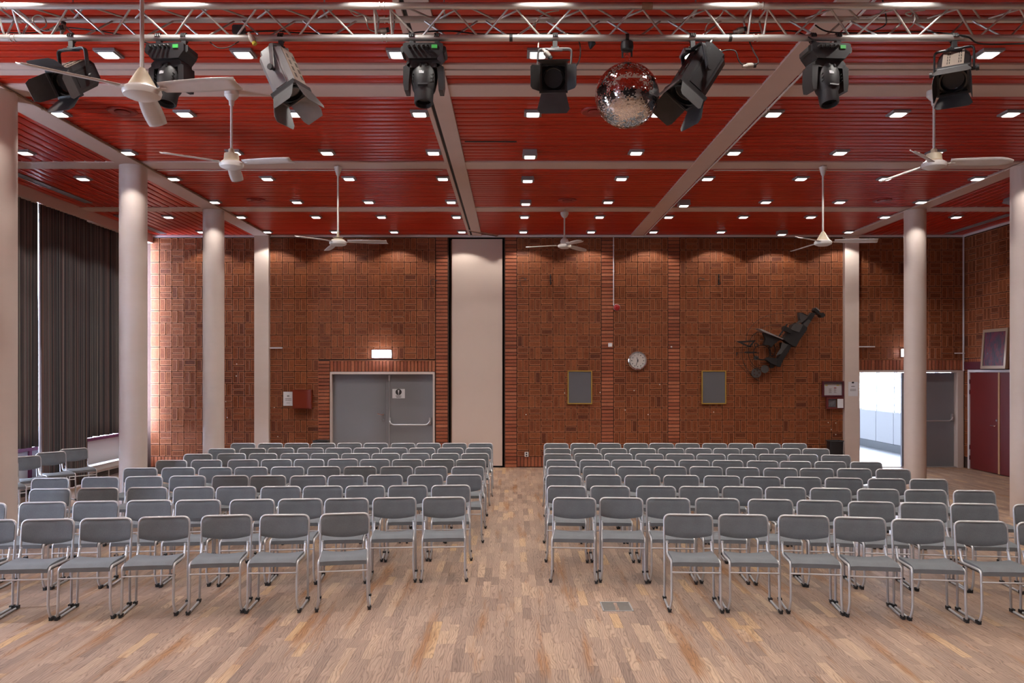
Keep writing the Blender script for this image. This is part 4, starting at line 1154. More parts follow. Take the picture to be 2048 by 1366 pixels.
stage_lamp('large silver grey stage lamp with barn doors pointing down at the floor', 566, 148, 6.00, R(70), R(64), .205, .30, 'hgrey', 'htan', 'flap', (14, 34, 14, 34), .18, 562, flapm2='flapgrey', yoke_m='hgrey')
stage_lamp('small black stage lamp facing the camera with its lower barn door hanging down', 1107, 160, 6.10, R(-3), R(14), .20, .20, 'hblack', 'htan', 'flap', (2, 24, 80, 24), .15, 1110, yoke_m='hgrey')
stage_lamp('long black stage lamp with a carrying grip beside the mirror ball', 1394, 150, 6.03, R(-70), R(56), .235, .34, 'hblack', None, 'flap', (16, 32, 16, 32), .17, 1385, handle=True)
stage_lamp('worn grey topped stage lamp at the right end of the truss', 1908, 143, 6.04, R(-32), R(44), .21, .25, 'hblack', 'htan', 'flap', (12, 6, 8, 6), .15, 1908)

# ================================================================== MIRROR BALL
bx_, bz_ = X_at(1254, 6.013), Z_at(191.5, 6.013); br_ = .2385
t = thing('mirror_ball', 'mirror ball of small square facets hanging under the truss', 'disco ball', (bx_, 6.013, bz_))
MB().lathe([(br_*.985*math.sin(PI*i/32), -br_*.985*math.cos(PI*i/32)) for i in range(33)], 48).build('core', M['ballcore'], t)
mb = MB(); rmb = random.Random(9); NR = 74
for i in range(1, NR-1):
    th0, th1 = PI*i/NR + .0022, PI*(i+1)/NR - .0022
    n = max(6, int(2*PI*math.sin((th0+th1)/2)*br_/.0101))
    for k in range(n):
        p0, p1 = 2*PI*k/n, 2*PI*(k+1)/n; g = .10*(p1-p0); p0 += g/2; p1 -= g/2
        jr = rmb.gauss(0, .00022); jt = rmb.gauss(0, .00022)
        q = []
        for (th, ph, s1, s2) in ((th0, p0, -1, -1), (th1, p0, 1, -1), (th1, p1, 1, 1), (th0, p1, -1, 1)):
            r_ = br_ + s1*jr + s2*jt
            q.append((r_*math.sin(th)*math.cos(ph), r_*math.sin(th)*math.sin(ph), r_*math.cos(th)))
        mb.add(q, [(0, 1, 2, 3)])
o = mb.build('mirror_facets', M['mirror'], t, smooth=None); o['kind'] = 'stuff'
MB().lathe([(0, br_-.003), (.025, br_-.003), (.022, br_+.006), (0, br_+.008)], 20).tube([(0, 0, br_+.004), (0, 0, br_+.02)], .004, 6).build('hanger_cap', M['chrome'], t)
MB().tube([(.018*math.sin(a)*(1 if a < PI else 1), 0, br_+.045-.032*math.cos(a)) for a in [2*PI*i/20 for i in range(20)]], .003, 6, closed=True).build('shackle', M['chrome'], t)
for k in range(4): MB().tube([(.007*math.cos(a), .007*math.sin(a)*(k % 2), br_+.076+.013*k + .009*math.sin(a)*(1 if k % 2 == 0 else .3)) for a in [2*PI*i/12 for i in range(12)]], .002, 5, closed=True).build('chain_link', M['chrome'], t)
zm = TB[1]-CR
t = thing('ball_motor', 'small black motor strapped to the truss above the mirror ball', 'motor', (bx_, 6.013, zm))
MB().lathe([(0, -.078), (.028, -.078), (.046, -.066), (.05, -.04), (.046, -.010), (0, -.010)], 16).build('housing', M['hblack'], t)
for s in (-1, 1): MB().bx(s*.034-.007, s*.034+.007, -.004, .004, -.115 if s > 0 else -.125, .03).build('strap', M['rubber'], t, smooth=None)
MB().lathe([(.026, -.012), (.030, -.012), (.030, .012), (.026, .012)], 16, 0, Matrix.Translation((0, 0, CR)) @ Matrix.Rotation(R(90), 4, 'Y')).build('clip', M['rubber'], t)

# ================================================================== CABLES ON THE TRUSS
def cable(label, pts, r, m, d0=6.0, sag=None):
    q = [Vector((X_at(a, d), d, Z_at(b, d))) for a, b, d in pts]
    out = []
    n = len(q)
    for i in range(n-1):
        p0, p1, p2, p3 = q[max(0, i-1)], q[i], q[i+1], q[min(n-1, i+2)]
        for s in range(6):
            u = s/6
            out.append(.5*((2*p1)+(p2-p0)*u+(2*p0-5*p1+4*p2-p3)*u*u+(3*p1-p0-3*p2+p3)*u**3))
    out.append(q[-1])
    return tag(MB().tube(out, r, 6).build('cable', M[m]), label, 'cable', 'cables on the truss')
cable('black cable drooping along the truss towards the window side moving head', [(-30, 62, 6.05), (60, 66, 6.06), (130, 55, 6.1), (240, 69, 6.02), (300, 88, 6.0), (325, 96, 5.93)], .005, 'cable')
cable('black cable lying along the bottom tube between grey lamp and folding wall', [(470, 66, 6.05), (545, 62, 6.06), (600, 66, 6.05), (690, 68, 6.05), (800, 69, 6.05), (840, 64, 6.04), (900, 62, 6.03), (960, 68, 6.05), (1040, 68, 6.05)], .006, 'cable')
cable('black cable along the bottom tube over the mirror ball', [(1040, 70, 6.05), (1120, 66, 6.05), (1165, 69, 6.06), (1250, 70, 6.06), (1360, 71, 6.05), (1500, 66, 6.06), (1590, 63, 6.03), (1640, 90, 5.94)], .005, 'cable')
cable('black cable bundle along the bottom tube towards the rightmost stage lamp', [(1630, 50, 6.05), (1660, 64, 6.04), (1740, 66, 6.05), (1850, 64, 6.05), (1930, 72, 5.98), (1965, 88, 6.0), (2080, 86, 6.0)], .006, 'cable')
cable('thin black cable looping down from rear tube near the right end', [(1765, 0, 6.0), (1772, 32, 6.05), (1770, 50, 6.05), (1745, 63, 6.05)], .005, 'cable')
cable('white cable coiled inside the truss at the window side', [(72, 62, 6.05), (92, 52, 6.03), (88, 36, 6.02), (75, 30, 6.02), (65, 38, 6.03), (74, 54, 6.04), (92, 62, 6.05), (104, 60, 6.05)], .0055, 'wcable')
cable('white cable hanging in a loop over the folding wall end of the truss', [(700, 22, 6.0), (712, 32, 6.02), (726, 30, 6.03), (732, 40, 6.03), (738, 58, 6.04), (752, 64, 6.05)], .0055, 'wcable')
cable('white cable curving down to the truss beside the round stage lamp', [(1118, 21, 6.0), (1092, 26, 6.02), (1074, 40, 6.03), (1070, 58, 6.04), (1078, 70, 6.04), (1076, 96, 6.0)], .0055, 'wcable')
cable('white cable loop hanging near the centre right of the truss', [(1448, 20, 6.0), (1436, 36, 6.02), (1416, 48, 6.03), (1410, 62, 6.05)], .0055, 'wcable')
cable('grey cable loop with a plug hanging beside the black stage lamp', [(1436, 112, 6.03), (1448, 101, 6.02), (1470, 102, 6.01), (1478, 122, 6.01), (1488, 132, 6.01)], .005, 'cable')
cable('black cable loop dropping from the truss joint beside the black stage lamp', [(1508, 132, 6.01), (1517, 122, 6.02), (1505, 98, 6.03), (1496, 70, 6.05), (1500, 24, 6.0)], .005, 'cable')
cable('white cable looped inside the truss near the right end', [(1850, 20, 6.0), (1812, 26, 6.02), (1822, 32, 6.02), (1828, 22, 6.02), (1828, 46, 6.03), (1812, 62, 6.05)], .0055, 'wcable')
cable('black cable sagging below the truss between grey lamp and joint', [(420, 84, 6.02), (435, 95, 6.02), (455, 95, 6.02), (478, 83, 6.02)], .004, 'cable')
cable('black cable from the small stage lamp up to the truss', [(1138, 148, 6.02), (1158, 122, 6.03), (1160, 90, 6.04), (1150, 68, 6.05)], .005, 'cable')
def plug(label, px_, py_, d, rot, mm='plug', tip=True):
    t = thing('cable_plug', label, 'plug', (X_at(px_, d), d, Z_at(py_, d)), rot, 'plugs on the truss cables')
    MB().lathe([(0, -.045), (.010, -.045), (.014, -.02), (.022, -.01), (.022, .025), (.016, .035), (0, .035)], 12).build('body', M[mm], t)
    if tip: MB().lathe([(0, .035), (.018, .035), (.018, .055), (0, .055)], 12).build('collar', M['yellow'] if mm == 'white' else M['hblack'], t)
plug('pale plug lying on the truss at its window side', 112, 57, 6.03, (0, R(80), 0)); plug('pale connector box on the truss over the window side lamp', 125, 58, 6.05, (0, R(10), 0))
plug('pale plug on the bottom tube at the truss joint', 764, 62, 6.05, (0, R(80), 0)); plug('white and yellow plug hanging beside the grey stage lamp', 503, 76, 5.98, (0, R(150), 0), 'white')
plug('pale plug lying on the truss beside the black stage lamp', 1478, 61, 6.05, (0, R(75), 0)); plug('pale plug hanging below the truss beside the black stage lamp', 1497, 132, 6.01, (0, R(85), 0))
plug('grey plug with bent prongs hanging on the small round stage lamp', 1093, 107, 5.99, (0, R(140), 0))
t = tag(MB().cbox((0, 0, 0), (.09, .05, .07), .01).build('junction_box', M['hblack'], None, (X_at(478, 6.06), 6.06, Z_at(61, 6.06))), 'black junction box on the truss beside the white and yellow plug', 'box')
t = tag(MB().tube([(0, 0, .04), (.012, 0, -.01), (.0, 0, -.05)], [.02, .03, .006], 8).build('cloth_wedge', M['rubber'], None, (X_at(1181, 6.04), 6.05, Z_at(84, 6.04))), 'black wedge hanging from the bottom truss tube near the mirror ball', 'strap')

# ================================================================== ON THE BACK WALL
YF = D_WALL - .012             # just proud of the brick faces
def wbox(px0, px1, py0, py1): return XW(px0), XW(px1), ZW(py1), ZW(py0)
# exit signs
def exit_sign(label, px_, py_):
    x_, z_ = XW(px_), ZW(py_)
    t = thing('exit_sign', label, 'exit sign', (x_, YF, z_), group='lit exit signs')
    MB().bx(-.21, .21, -.035, 0, -.085, .085).build('housing', M['white'], t, smooth=None)
    MB().bx(-.195, .195, -.10, -.035, -.062, .062).build('lit_panel', M['exit'], t, smooth=None)
    for s in (-1, 1):
        MB().box((s*.118, -.102, .0), (.016, .004, .06)).box((s*.118+.008, -.102, .034), (.012, .004, .012)).build('running_figure', M['exitprint'], t, smooth=None)
exit_sign('glowing white exit sign on the bricks above the grey double door', 764, 708)
exit_sign('glowing white exit sign half hidden by the column at the corridor doorway', 1820, 706)
# prohibition notice on the door leaf
x_, z_ = XW(796), ZW(787.5)
t = thing('door_notice', 'white notice with a black exclamation mark on the grey door', 'notice', (x_, ys_-.022, z_))
MB().bx(-.135, .135, -.004, 0, -.10, .10).build('sheet', M['paper'], t, smooth=None)
MB().lathe([(0, 0), (.066, 0), (.066, .003), (0, .003)], 32, 0, Matrix.Translation((0, -.004, .034)) @ Matrix.Rotation(R(90), 4, 'X')).build('black_disc', M['ink'], t)
MB().prism([(-.016, .078), (.016, .078), (.009, .014), (-.009, .014)], -.011, -.006).prism(rrect(.011, .011, .010), -.011, -.006, 0, Matrix.Translation((0, 0, -.008))).build('exclamation_mark', M['paper'], t, smooth=None)
for q, (a, b) in enumerate(((-.06, .06), (-.045, .055))):
    mb = MB(); xx = a
    while xx < b: ww = rmb.uniform(.01, .022); mb.bx(xx, min(b, xx+ww), -.007, -.003, -.056-.026*q, -.042-.026*q); xx += ww+.006
    mb.build('text_line', M['ink'], t, smooth=None)
# fire hose cabinet and paper beside it
a, b, c, e = wbox(588.5, 625.5, 780.5, 817.5)
t = thing('hose_cabinet', 'flat red square cabinet on the bricks beside the grey door', 'cabinet', ((a+b)/2, YF, c))
w2 = (b-a)/2; h2 = e-c
MB().bx(-w2, w2, -.12, 0, 0, h2).bx(-w2-.012, w2+.012, -.125, -.0, h2, h2+.012).build('body', M['hosered'], t, smooth=None)
MB().bx(-w2+.02, w2-.02, -.135, -.121, .02, h2-.02).build('door', M['hosered'], t, smooth=None)
def paper(label, a, b, c, e, y, lines, name='wall_paper_notice', col='paper'):
    t = thing(name, label, 'notice', ((a+b)/2, y, c))
    w2 = (b-a)/2; h2 = e-c
    MB().bx(-w2, w2, -.004, 0, 0, h2).build('sheet', M[col], t, smooth=None)
    for (fz, fw, hh) in lines:
        mb = MB(); xx = -w2*fw; end = w2*fw
        while xx < end-.004:
            ww = rmb.uniform(.010, .026); mb.bx(xx, min(end, xx+ww), -.006, -.003, h2*fz-hh/2, h2*fz+hh/2); xx += ww+.006
        mb.build('text_line', M['print'], t, smooth=None)
    return t
paper('white paper with two printed lines beside the red cabinet', *wbox(567, 587, 783.5, 811.5), YF, [(.70, .22, .035), (.50, .62, .014), (.40, .62, .014), (.2, .35, .008)])
paper('white paper taped to the wall pillar beside the corridor doorway', *wbox(1692.5, 1711.5, 763.5, 792), D_WALL-.101, [(.68, .34, .018), (.48, .6, .013), (.39, .6, .013)])
tag(MB().cbox((0, 0, 0), (.045, .008, .035), .006).build('paper_clip', M['hblack'], None, (XW(1701.5), D_WALL-.108, ZW(765))), 'small black clip at the top of the paper on the pillar', 'clip')
# grey boards in gold frames
for px_, px1, w in ((1135, 1184, 'near the folding wall'), (1402.5, 1451.5, 'below the iron sculpture')):
    a, b, c, e = wbox(px_, px1, 741, 808)
    t = thing('framed_board', 'empty grey board in a thin gold frame ' + w, 'board', ((a+b)/2, YF, c), group='grey boards in gold frames')
    w2 = (b-a)/2; h2 = e-c
    MB().bx(-w2+.015, w2-.015, -.018, 0, .015, h2-.015).build('board', M['greyboard'], t, smooth=None)
    for q in ((-w2, w2, 0, .022), (-w2, w2, h2-.022, h2), (-w2, -w2+.022, .022, h2-.022), (w2-.022, w2, .022, h2-.022)):
        MB().bx(q[0], q[1], -.03, 0, q[2], q[3]).build('frame_bar', M['gold'], t, smooth=None)
# clock
cx_, cz_ = XW(1274.7), ZW(721.5)
t = thing('wall_clock', 'round chrome wall clock showing just after half past eleven', 'clock', (cx_, YF, cz_))
RXm = Matrix.Rotation(R(90), 4, 'X')
MB().lathe([(.16, .035), (.172, .05), (.19, .055), (.203, .04), (.205, .015), (.20, 0), (0, 0)], 40, 0, RXm).build('rim', M['chrome'], t)
MB().lathe([(.165, .034), (0, .034)], 40, 0, RXm).build('dial', M['clockface'], t)
for k in range(1, 10): 
    a = R(90-30*k); MB().lathe([(0, 0), (.011, 0), (.011, .002), (0, .002)], 10, 0, Matrix.Translation((.128*math.cos(a), -.034, .128*math.sin(a))) @ RXm).build('hour_dot', M['ink'], t)
def text_mesh(s, size):
    cu = bpy.data.curves.new('txt', 'FONT'); cu.body = s; cu.size = size; cu.align_x = 'CENTER'; cu.align_y = 'CENTER'; cu.extrude = .001
    o = bpy.data.objects.new('txt', cu); COL.objects.link(o); bpy.context.view_layer.update()
    me = bpy.data.meshes.new_from_object(o.evaluated_get(bpy.context.evaluated_depsgraph_get()))
    bpy.data.objects.remove(o); me.materials.clear(); me.materials.append(M['ink']); return me
for k, s in ((10, '10'), (11, '11'), (12, '12')):
    a = R(90-30*k); put('numeral', text_mesh(s, .045), t, (.125*math.cos(a), -.037, .125*math.sin(a)), (R(90), 0, 0))
def hand(nm, ang, ln, w):
    MB().prism([(-w, -.03), (w, -.03), (w*.7, ln), (-w*.7, ln)], -.044, -.041).build(nm, M['ink'], t, (0, 0, 0), (0, R(ang), 0), None)
hand('hour_hand', 346, .075, .007); hand('minute_hand', 200, .115, .006)
MB().lathe([(0, 0), (.014, 0), (.014, .006), (0, .006)], 12, 0, Matrix.Translation((0, -.041, 0)) @ RXm).build('pivot', M['ink'], t)
# fire alarm with its conduit
ax_, az_ = XW(1233), ZW(615.5)
t = thing('fire_alarm', 'round red fire alarm sounder on the bricks below a white conduit', 'alarm', (ax_, YF, az_))
MB().lathe([(0, .075), (.03, .072), (.036, .06), (.05, .055), (.066, .05), (.07, .02), (.06, 0), (0, 0)][::-1], 28, 0, RXm).build('sounder', M['alarm'], t)
MB().lathe([(.070, .030), (.074, .034), (.070, .040)], 28, 0, RXm).build('ring', M['socket'], t)
mb = MB(); xx = XW(1226.8); mb.tube([(xx, YF-.012, ZW(611)), (xx, YF-.012, 4.92)], .010, 8)
for q in (4.2, 3.6, 4.75): mb.box((xx, YF-.008, q), (.034, .02, .015))
tag(mb.build('conduit', M['trimwhite']), 'thin white conduit running down the bricks to the fire alarm', 'conduit')
# small fittings
t = thing('sensor_box', 'small square white box on the stacked bricks above the clock', 'sensor', (XW(1220), YF-.004, ZW(690)))
MB().cbox((0, -.018, 0), (.085, .036, .085), .008).build('case', M['socket'], t)
MB().box((0, -.037, 0), (.05, .003, .05)).build('cover', M['paper'], t, smooth=None)
tag(MB().lathe([(0, 0), (.02, 0), (.018, .02), (.008, .04), (0, .042)], 12, 0, RXm).build('thermostat_knob', M['socket'], None, (XW(1342.5), YF-.004, ZW(694))), 'tiny white knob on the stacked bricks beside the clock', 'knob')
def sock(label, px_, py_):
    t = thing('wall_socket', label, 'socket', (XW(px_), YF, ZW(py_)), group='wall sockets near the floor')
    MB().cbox((0, -.02, 0), (.085, .04, .10), .008).build('plate', M['socket'], t)
    for s in (-1, 1): MB().lathe([(0, 0), (.018, 0), (.018, .003), (0, .003)], 14, 0, Matrix.Translation((0, -.040, s*.024)) @ RXm).build('outlet', M['ink'], t)
sock('white double socket low on the bricks beside the aisle end', 1053, 908.5); sock('white double socket low on the bricks behind the black bin', 1683, 909)
def hook(label, px_, py_, kind):
    t = thing('wall_bracket', label, 'bracket', (XW(px_), YF, ZW(py_)), group='old brackets on the brick wall')
    if kind == 'bar':
        MB().bx(-.012, .012, -.015, 0, -.11, .12).build('bar', M['sculpt'], t, smooth=None)
        for q in (-.09, .02, .10): MB().lathe([(0, 0), (.014, 0), (.012, .02), (0, .022)], 10, 0, Matrix.Translation((0, -.015, q)) @ RXm).build('bolt', M['sculpt2'], t)
        MB().tube(fillet([(0, -.015, -.09), (0, -.09, -.10), (.02, -.10, -.06)], .02), .008, 6).build('prong', M['sculpt'], t)
    else:
        MB().tube(fillet([(.07, -.01, .01), (0, -.03, .04), (-.05, -.05, .0), (-.04, -.05, -.10), (.02, -.03, -.26)], .03), .005, 6).build('wire', M['cable'], t)
        MB().box((.07, -.008, .01), (.04, .016, .025)).build('clip', M['sculpt2'], t, smooth=None)
hook('loose wire on a clip high on the bricks beside the folding wall', 1044, 559, 'wire'); hook('short black bracket high on the bricks above the empty board', 1101, 560, 'bar')
hook('loose wire on a clip high on the bricks left of the iron sculpture', 1400, 559, 'wire'); hook('short black bracket high on the bricks above the sculpture', 1437, 560, 'bar')
hook('loose wire on a clip high on the bricks above the grey door', 866, 562, 'wire')
for px0, px1, py_, y_, w in ((540, 566, 696, YF-.02, 'beside the pillar above the red cabinet'), (1715, 1748, 693.5, YF-.02, 'above the corridor doorway'), (1908, 1927, 706.5, YF-.02, 'in the right corner above the grey door')):
    t = tag(MB().bx(XW(px0), XW(px1), y_-.02, y_+.016, ZW(py_)-.012, ZW(py_)+.012).build('cable_duct', M['trimwhite'], smooth=None), 'short white cable duct ' + w, 'duct', 'short cable ducts')
# notice case and red box by the pillar
a, b, c, e = wbox(1643, 1685.5, 762, 793.5)
t = thing('notice_case', 'dark framed glazed notice case with pinned papers beside the pillar', 'notice case', ((a+b)/2, YF, c)); w2 = (b-a)/2; h2 = e-c
for q in ((-w2, w2, 0, .032), (-w2, w2, h2-.022, h2), (-w2, -w2+.032, .032, h2-.022), (w2-.032, w2, .032, h2-.022)): MB().bx(q[0], q[1], -.06, 0, q[2], q[3]).build('frame_bar', M['maroon'], t, smooth=None)
MB().bx(-w2+.032, w2-.032, -.01, 0, .032, h2-.022).build('backing', M['paper'], t, smooth=None)
MB().bx(-w2+.032, w2-.032, -.03, -.011, h2-.065, h2-.022).build('header_strip', M['greyboard'], t, smooth=None)
for (fx, fz, fw, fh, mm) in ((-.05, .40, .06, .10, 'print'), (.055, .42, .05, .11, 'print'), (.055, .55, .05, .014, 'redprint'), (-.13, .70, .05, .018, 'yellow'), (.11, .70, .05, .018, 'yellow')):
    if mm == 'print':
        mb = MB()
        for q in range(5): mb.bx(fx*1-fw/2, fx+fw/2-(q % 2)*.012, -.014, -.009, h2*fz-fh/2+q*fh/5, h2*fz-fh/2+q*fh/5+.007)
        mb.build('printed_sheet', M['print'], t, smooth=None)
    else: MB().bx(fx-fw/2, fx+fw/2, -.014, -.009, h2*fz, h2*fz+fh).build('printed_strip', M[mm], t, smooth=None)
MB().bx(-w2+.032, w2-.032, -.044, -.040, .032, h2-.022).build('glass', M['glass'], t, smooth=None)
a, b, c, e = wbox(1650.5, 1684.5, 794.5, 817.5)
t = thing('key_box', 'red box frame with a dark panel and white lid below the notice case', 'box', ((a+b)/2, YF, c)); w2 = (b-a)/2; h2 = e-c
for q in ((-w2, w2, 0, .035), (-w2, w2, h2-.03, h2), (-w2, -w2+.035, .035, h2-.03), (w2-.012, w2, .035, h2-.03)): MB().bx(q[0], q[1], -.07, 0, q[2], q[3]).build('frame_bar', M['boxred'], t, smooth=None)
MB().bx(-w2+.036, .028, -.03, -.001, .036, h2-.031).build('panel', M['greyboard'], t, smooth=None)
for q in range(6): MB().bx(-w2+.05+.022*q, -w2+.062+.022*q, -.034, -.028, .06+.02*(q % 3), .12+.01*q).build('key_tag', M['print'], t, smooth=None)
MB().bx(.045, w2-.014, -.08, -.06, .022, h2-.032).build('lid', M['paper'], t, smooth=None)

# ================================================================== IRON SCULPTURE
def S(u, v): return XW(1440+u/7.5875), ZW(600+v/7.5875)
sx0, sz0 = S(800, 640)
t = thing('wall_sculpture', 'black welded iron sculpture of a slanting figure on the brick wall', 'sculpture', (sx0, YF, sz0))
def sp(nm, pts, y0, y1, m='sculpt'):
    pl = [S(*p) for p in pts]
    return MB().prism([(a-sx0, b-sz0) for a, b in pl], y0, y1).build(nm, M[m], t, smooth=None)
sp('torso', [(895,600),(1010,440),(1040,385),(1085,360),(1190,382),(1252,430),(1240,475),(1150,600),(1090,712),(1040,705),(960,652)], -.26, -.06)
sp('torso_plate', [(1000,455),(1045,385),(1090,362),(1188,384),(1130,500),(1060,480)], -.28, -.262, 'sculpt2')
sp('neck', [(1195,372),(1330,200),(1392,215),(1310,345),(1250,438)], -.22, -.10)
sp('neck_plate', [(1200,372),(1280,300),(1315,330),(1250,436)], -.235, -.222, 'sculpt2')
sp('head', [(1358,170),(1378,132),(1440,178),(1432,195),(1470,210),(1460,245),(1400,208)], -.24, -.08)
sp('head_edge', [(1378,132),(1392,128),(1452,176),(1438,182)], -.25, -.08, 'flapgrey')
def disc(nm, u, v, r_, y0, y1, m='sculpt'):
    a, b = S(u, v); rr = r_/7.5875*.0107
    return MB().lathe([(0, -y0), (rr, -y0), (rr, -y1), (0, -y1)][::-1], 24, 0, Matrix.Translation((a-sx0, 0, b-sz0)) @ RXm).build(nm, M[m], t)
disc('knob', 1495, 240, 36, -.06, -.22)
sp('cup', [(1140,203),(1185,208),(1268,250),(1245,300),(1185,350),(1110,370),(1160,320),(1150,285)], -.24, -.10, 'sculpt2')
sp('cup_rim', [(1140,203),(1185,204),(1268,248),(1262,256),(1180,214)], -.25, -.09)
sp('arm', [(885,440),(905,405),(960,430),(1010,455),(1000,520),(940,490),(890,470)], -.30, -.18)
sp('hammer', [(935,372),(952,378),(830,565),(812,556)], -.32, -.29)
sp('wing', [(610,500),(900,605),(830,632),(770,680),(735,724),(690,690),(615,684),(645,600)], -.20, -.10)
sp('wing_edge', [(512,440),(580,452),(905,600),(890,606),(820,578),(600,492)], -.26, -.06, 'flapgrey')
sp('leg', [(880,650),(965,672),(1035,690),(985,790),(900,920),(862,1016),(808,1002),(830,880),(900,780)], -.22, -.06)
sp('leg_plate', [(820,800),(860,740),(880,650),(975,680),(905,770),(870,820),(790,850)], -.24, -.222, 'sculpt2')
sp('foot', [(650,905),(690,872),(790,885),(905,890),(870,1012),(800,992),(735,965)], -.20, -.05)
disc('wheel', 532, 1107, 74, -.06, -.085, 'sculpt2'); disc('wheel', 655, 1048, 60, -.09, -.11, 'sculpt2'); disc('hub', 527, 880, 34, -.05, -.10, 'sculpt2'); disc('hub_pin', 527, 880, 16, -.10, -.13)
disc('foot_wheel', 760, 1000, 34, -.06, -.14)
for q in range(5):
    a = 2*PI*q/5; disc('wheel_hole', 532+40*math.cos(a), 1107+40*math.sin(a), 13, -.084, -.088, 'mortar')
for nm, pts in (('triangle_bar', [(215,635),(505,612),(495,640),(300,652)]), ('triangle_bar', [(215,635),(300,650),(440,712),(425,728)]), ('triangle_bar', [(505,612),(425,728),(405,700),(462,640)])): sp(nm, pts, -.16, -.13)
sp('rod', [(330,795),(345,786),(515,788),(515,802),(345,810)], -.18, -.15)
sp('spike', [(212,795),(236,798),(216,860)], -.17, -.15)
def arc(nm, cu, cv, ru, rv, a0, a1, r_=.006, y=-.10, n=28):
    pts = []
    for i in range(n+1):
        a = R(a0+(a1-a0)*i/n); p, q = S(cu+ru*math.cos(a), cv+rv*math.sin(a)); pts.append((p-sx0, y, q-sz0))
    MB().tube(pts, r_, 6).build(nm, M['sculpt'], t)
arc('ring', 612, 800, 128, 112, 0, 360, .009); arc('ring', 525, 685, 27, 27, 0, 360, .008); arc('ring', 570, 760, 165, 270, 80, 290, .006)
arc('wire', 890, 640, 530, 430, 180, 278, .004, -.14); arc('wire', 780, 620, 300, 235, 185, 300, .004, -.12); arc('wire', 780, 800, 465, 480, 115, 200, .005, -.08)
arc('wire', 600, 960, 160, 90, 20, 170, .005); arc('ring', 775, 760, 45, 95, 0, 360, .009, -.06); arc('wire', 640, 860, 110, 95, 20, 120, .004)
for p, q in (((240, 950), (420, 1130)), ((330, 940), (470, 1150)), ((220, 800), (580, 800)), ((560, 890), (700, 920))):
    a, b = S(*p), S(*q); MB().tube([(a[0]-sx0, -.09, a[1]-sz0), (b[0]-sx0, -.07, b[1]-sz0)], .0045, 6).build('wire', M['sculpt'], t)
for p in ((1100, 600), (850, 950), (620, 600)):
    a, b = S(*p); MB().tube([(a-sx0, 0, b-sz0), (a-sx0, -.12, b-sz0)], .012, 8).build('wall_pin', M['sculpt'], t)

# plaster flecks where things once hung
for px_, py_ in ((1268,781),(1319,769),(1296,829),(1129,786),(1200,785),(1427,824),(1656,772),(1656,845),(1671,846),(1662,859),(1671,869),(1250,820),(1052,829),(474,728),(473,752),(455,835),(452,803),(556,873),(549,815)):
    tag(MB().lathe([(0, 0), (.012, 0), (.010, .004), (0, .005)], 8, 0, RXm).build('plaster_fleck', M['fleck'], None, (XW(px_), YF-.002, ZW(py_))), 'tiny pale plaster fleck filling a drill hole in the bricks', 'fleck', 'plaster flecks on the brick wall')

# ================================================================== BINS
def bin_(label, x_, y_, w, d_, h):
    t = thing('waste_bin', label, 'bin', (x_, y_, 0), group='black waste bins')
    mb = MB(); p = rrect(w/2, d_/2, .04); n = len(p)
    vs = [(a*.88, b*.88, 0) for a, b in p] + [(a, b, h) for a, b in p] + [(a*.94, b*.94, h) for a, b in p] + [(a*.84, b*.84, .02) for a, b in p]
    fs = [tuple(range(n-1, -1, -1)), tuple(range(3*n, 4*n))]
    for q in range(3):
        for i in range(n):
            j = (i+1) % n; fs.append((q*n+i, q*n+j, (q+1)*n+j, (q+1)*n+i))
    mb.add(vs, fs).build('tub', M['bin'], t)
    mb = MB(); r0 = [(a*1.03, b*1.03, h-.02) for a, b in p]; mb.tube([(a*1.01, b*1.01, h-.01) for a, b in p], .012, 6, closed=True); mb.build('rim', M['hdark'], t)
bin_('black waste bin beside the grey door, only its rim showing over the chairs', XW(647), 16.92, .30, .26, .60)
bin_('tall black waste bin against the bricks beside the pillar', XW(1661.5), 16.90, .29, .24, .60)

# ================================================================== RIGHT WALL: painting and board
yc, zc = 15.95, 2.105
t = thing('painting', 'framed abstract painting of two dark figures above the red door', 'painting', (XR-.03, yc, zc), (0, R(4), 0))
pw, phh = .82, .80
MB().bx(-.045, .0, -pw/2, pw/2, 0, phh).build('backing', M['pipebrown'], t, smooth=None)
for q in ((-pw/2, pw/2, 0, .06), (-pw/2, pw/2, phh-.06, phh), (-pw/2, -pw/2+.06, .06, phh-.06), (pw/2-.06, pw/2, .06, phh-.06)):
    MB().bx(-.065, -.0455, q[0], q[1], q[2], q[3]).build('frame_bar', M['pframe'], t, smooth=None)
mp_ = bpy.data.materials.new('abstract_canvas'); mp_.use_nodes = True
N_, L_ = mp_.node_tree.nodes, mp_.node_tree.links
tc = N_.new('ShaderNodeTexCoord'); mpp = N_.new('ShaderNodeMapping'); mpp.inputs['Scale'].default_value = (1, 9, 3); L_.new(tc.outputs['Object'], mpp.inputs[0])
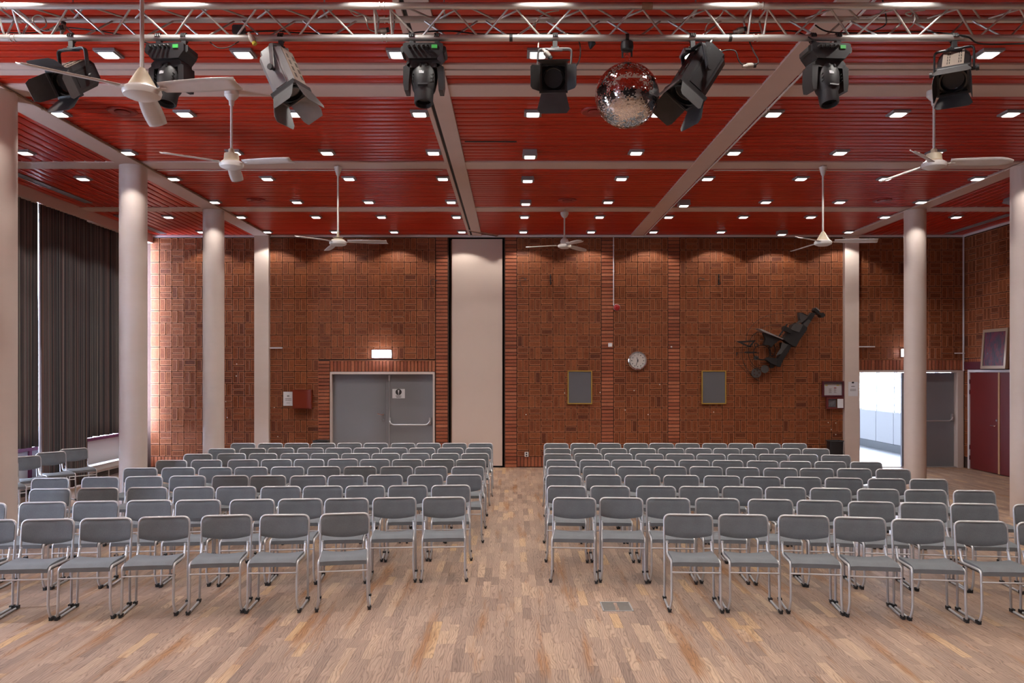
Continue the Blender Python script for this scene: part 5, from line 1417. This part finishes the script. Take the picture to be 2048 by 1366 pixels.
nz = N_.new('ShaderNodeTexNoise'); nz.inputs['Scale'].default_value = 1.6; nz.inputs['Detail'].default_value = 7; nz.inputs['Roughness'].default_value = .68; nz.inputs['Distortion'].default_value = .6; L_.new(mpp.outputs[0], nz.inputs['Vector'])
rp_ = ramp(N_, [(.30, (.010, .009, .016)), (.42, (.028, .026, .042)), (.50, (.070, .012, .042)), (.56, (.17, .010, .020)), (.62, (.045, .030, .055)), (.72, (.13, .13, .17))]); L_.new(nz.outputs['Fac'], rp_.inputs[0]); L_.new(rp_.outputs[0], N_['Principled BSDF'].inputs['Base Color'])
cv = MB().bx(-.050, -.0455, -pw/2+.06, pw/2-.06, .06, phh-.06).build('canvas', mp_, t, smooth=None)
RZ90 = Matrix.Rotation(R(90), 4, 'Z')
for off, m_ in ((.14, 'canvas_dark'), (-.02, 'canvas_dark')):
    MB().prism([(off-.03, .70), (off+.03, .70), (off+.045, .52), (off+.01, .40), (off+.05, .20), (off-.02, .10), (off-.05, .30), (off-.05, .50)], .0500, .0525, 0, Matrix.Scale(-1, 4, (1, 0, 0)) @ RZ90 @ Matrix.Scale(-1, 4, (1, 0, 0))).build('painted_figure', M[m_], cv, smooth=None)
t = tag(MB().bx(XR-.03, XR-.008, 16.40, 17.06, 2.10, 2.26).build('wall_board', M['maroon'], smooth=None), 'dark red board fixed to the wall beside the painting', 'board')

# ================================================================== FLOOR HATCH
hx0, hx1, hy0, hy1 = hatch_rect
t = thing('floor_hatch', 'small steel floor hatch let into the parquet before the chairs', 'hatch', ((hx0+hx1)/2, (hy0+hy1)/2, 0))
w2, l2 = (hx1-hx0)/2-.008, (hy1-hy0)/2-.012
MB().bx(-w2, w2, -l2, -l2+.012, -.01, .004).bx(-w2, w2, l2-.012, l2, -.01, .004).bx(-w2, -w2+.012, -l2, l2, -.01, .004).bx(w2-.012, w2, -l2, l2, -.01, .004).build('rim', M['satin'], t, smooth=None)
for s in (-1, 1): MB().bx(s*w2*.5-w2*.5+.015, s*w2*.5+w2*.5-.015, -l2+.014, l2-.014, -.01, .002).build('lid', M['hatch'], t, smooth=None)
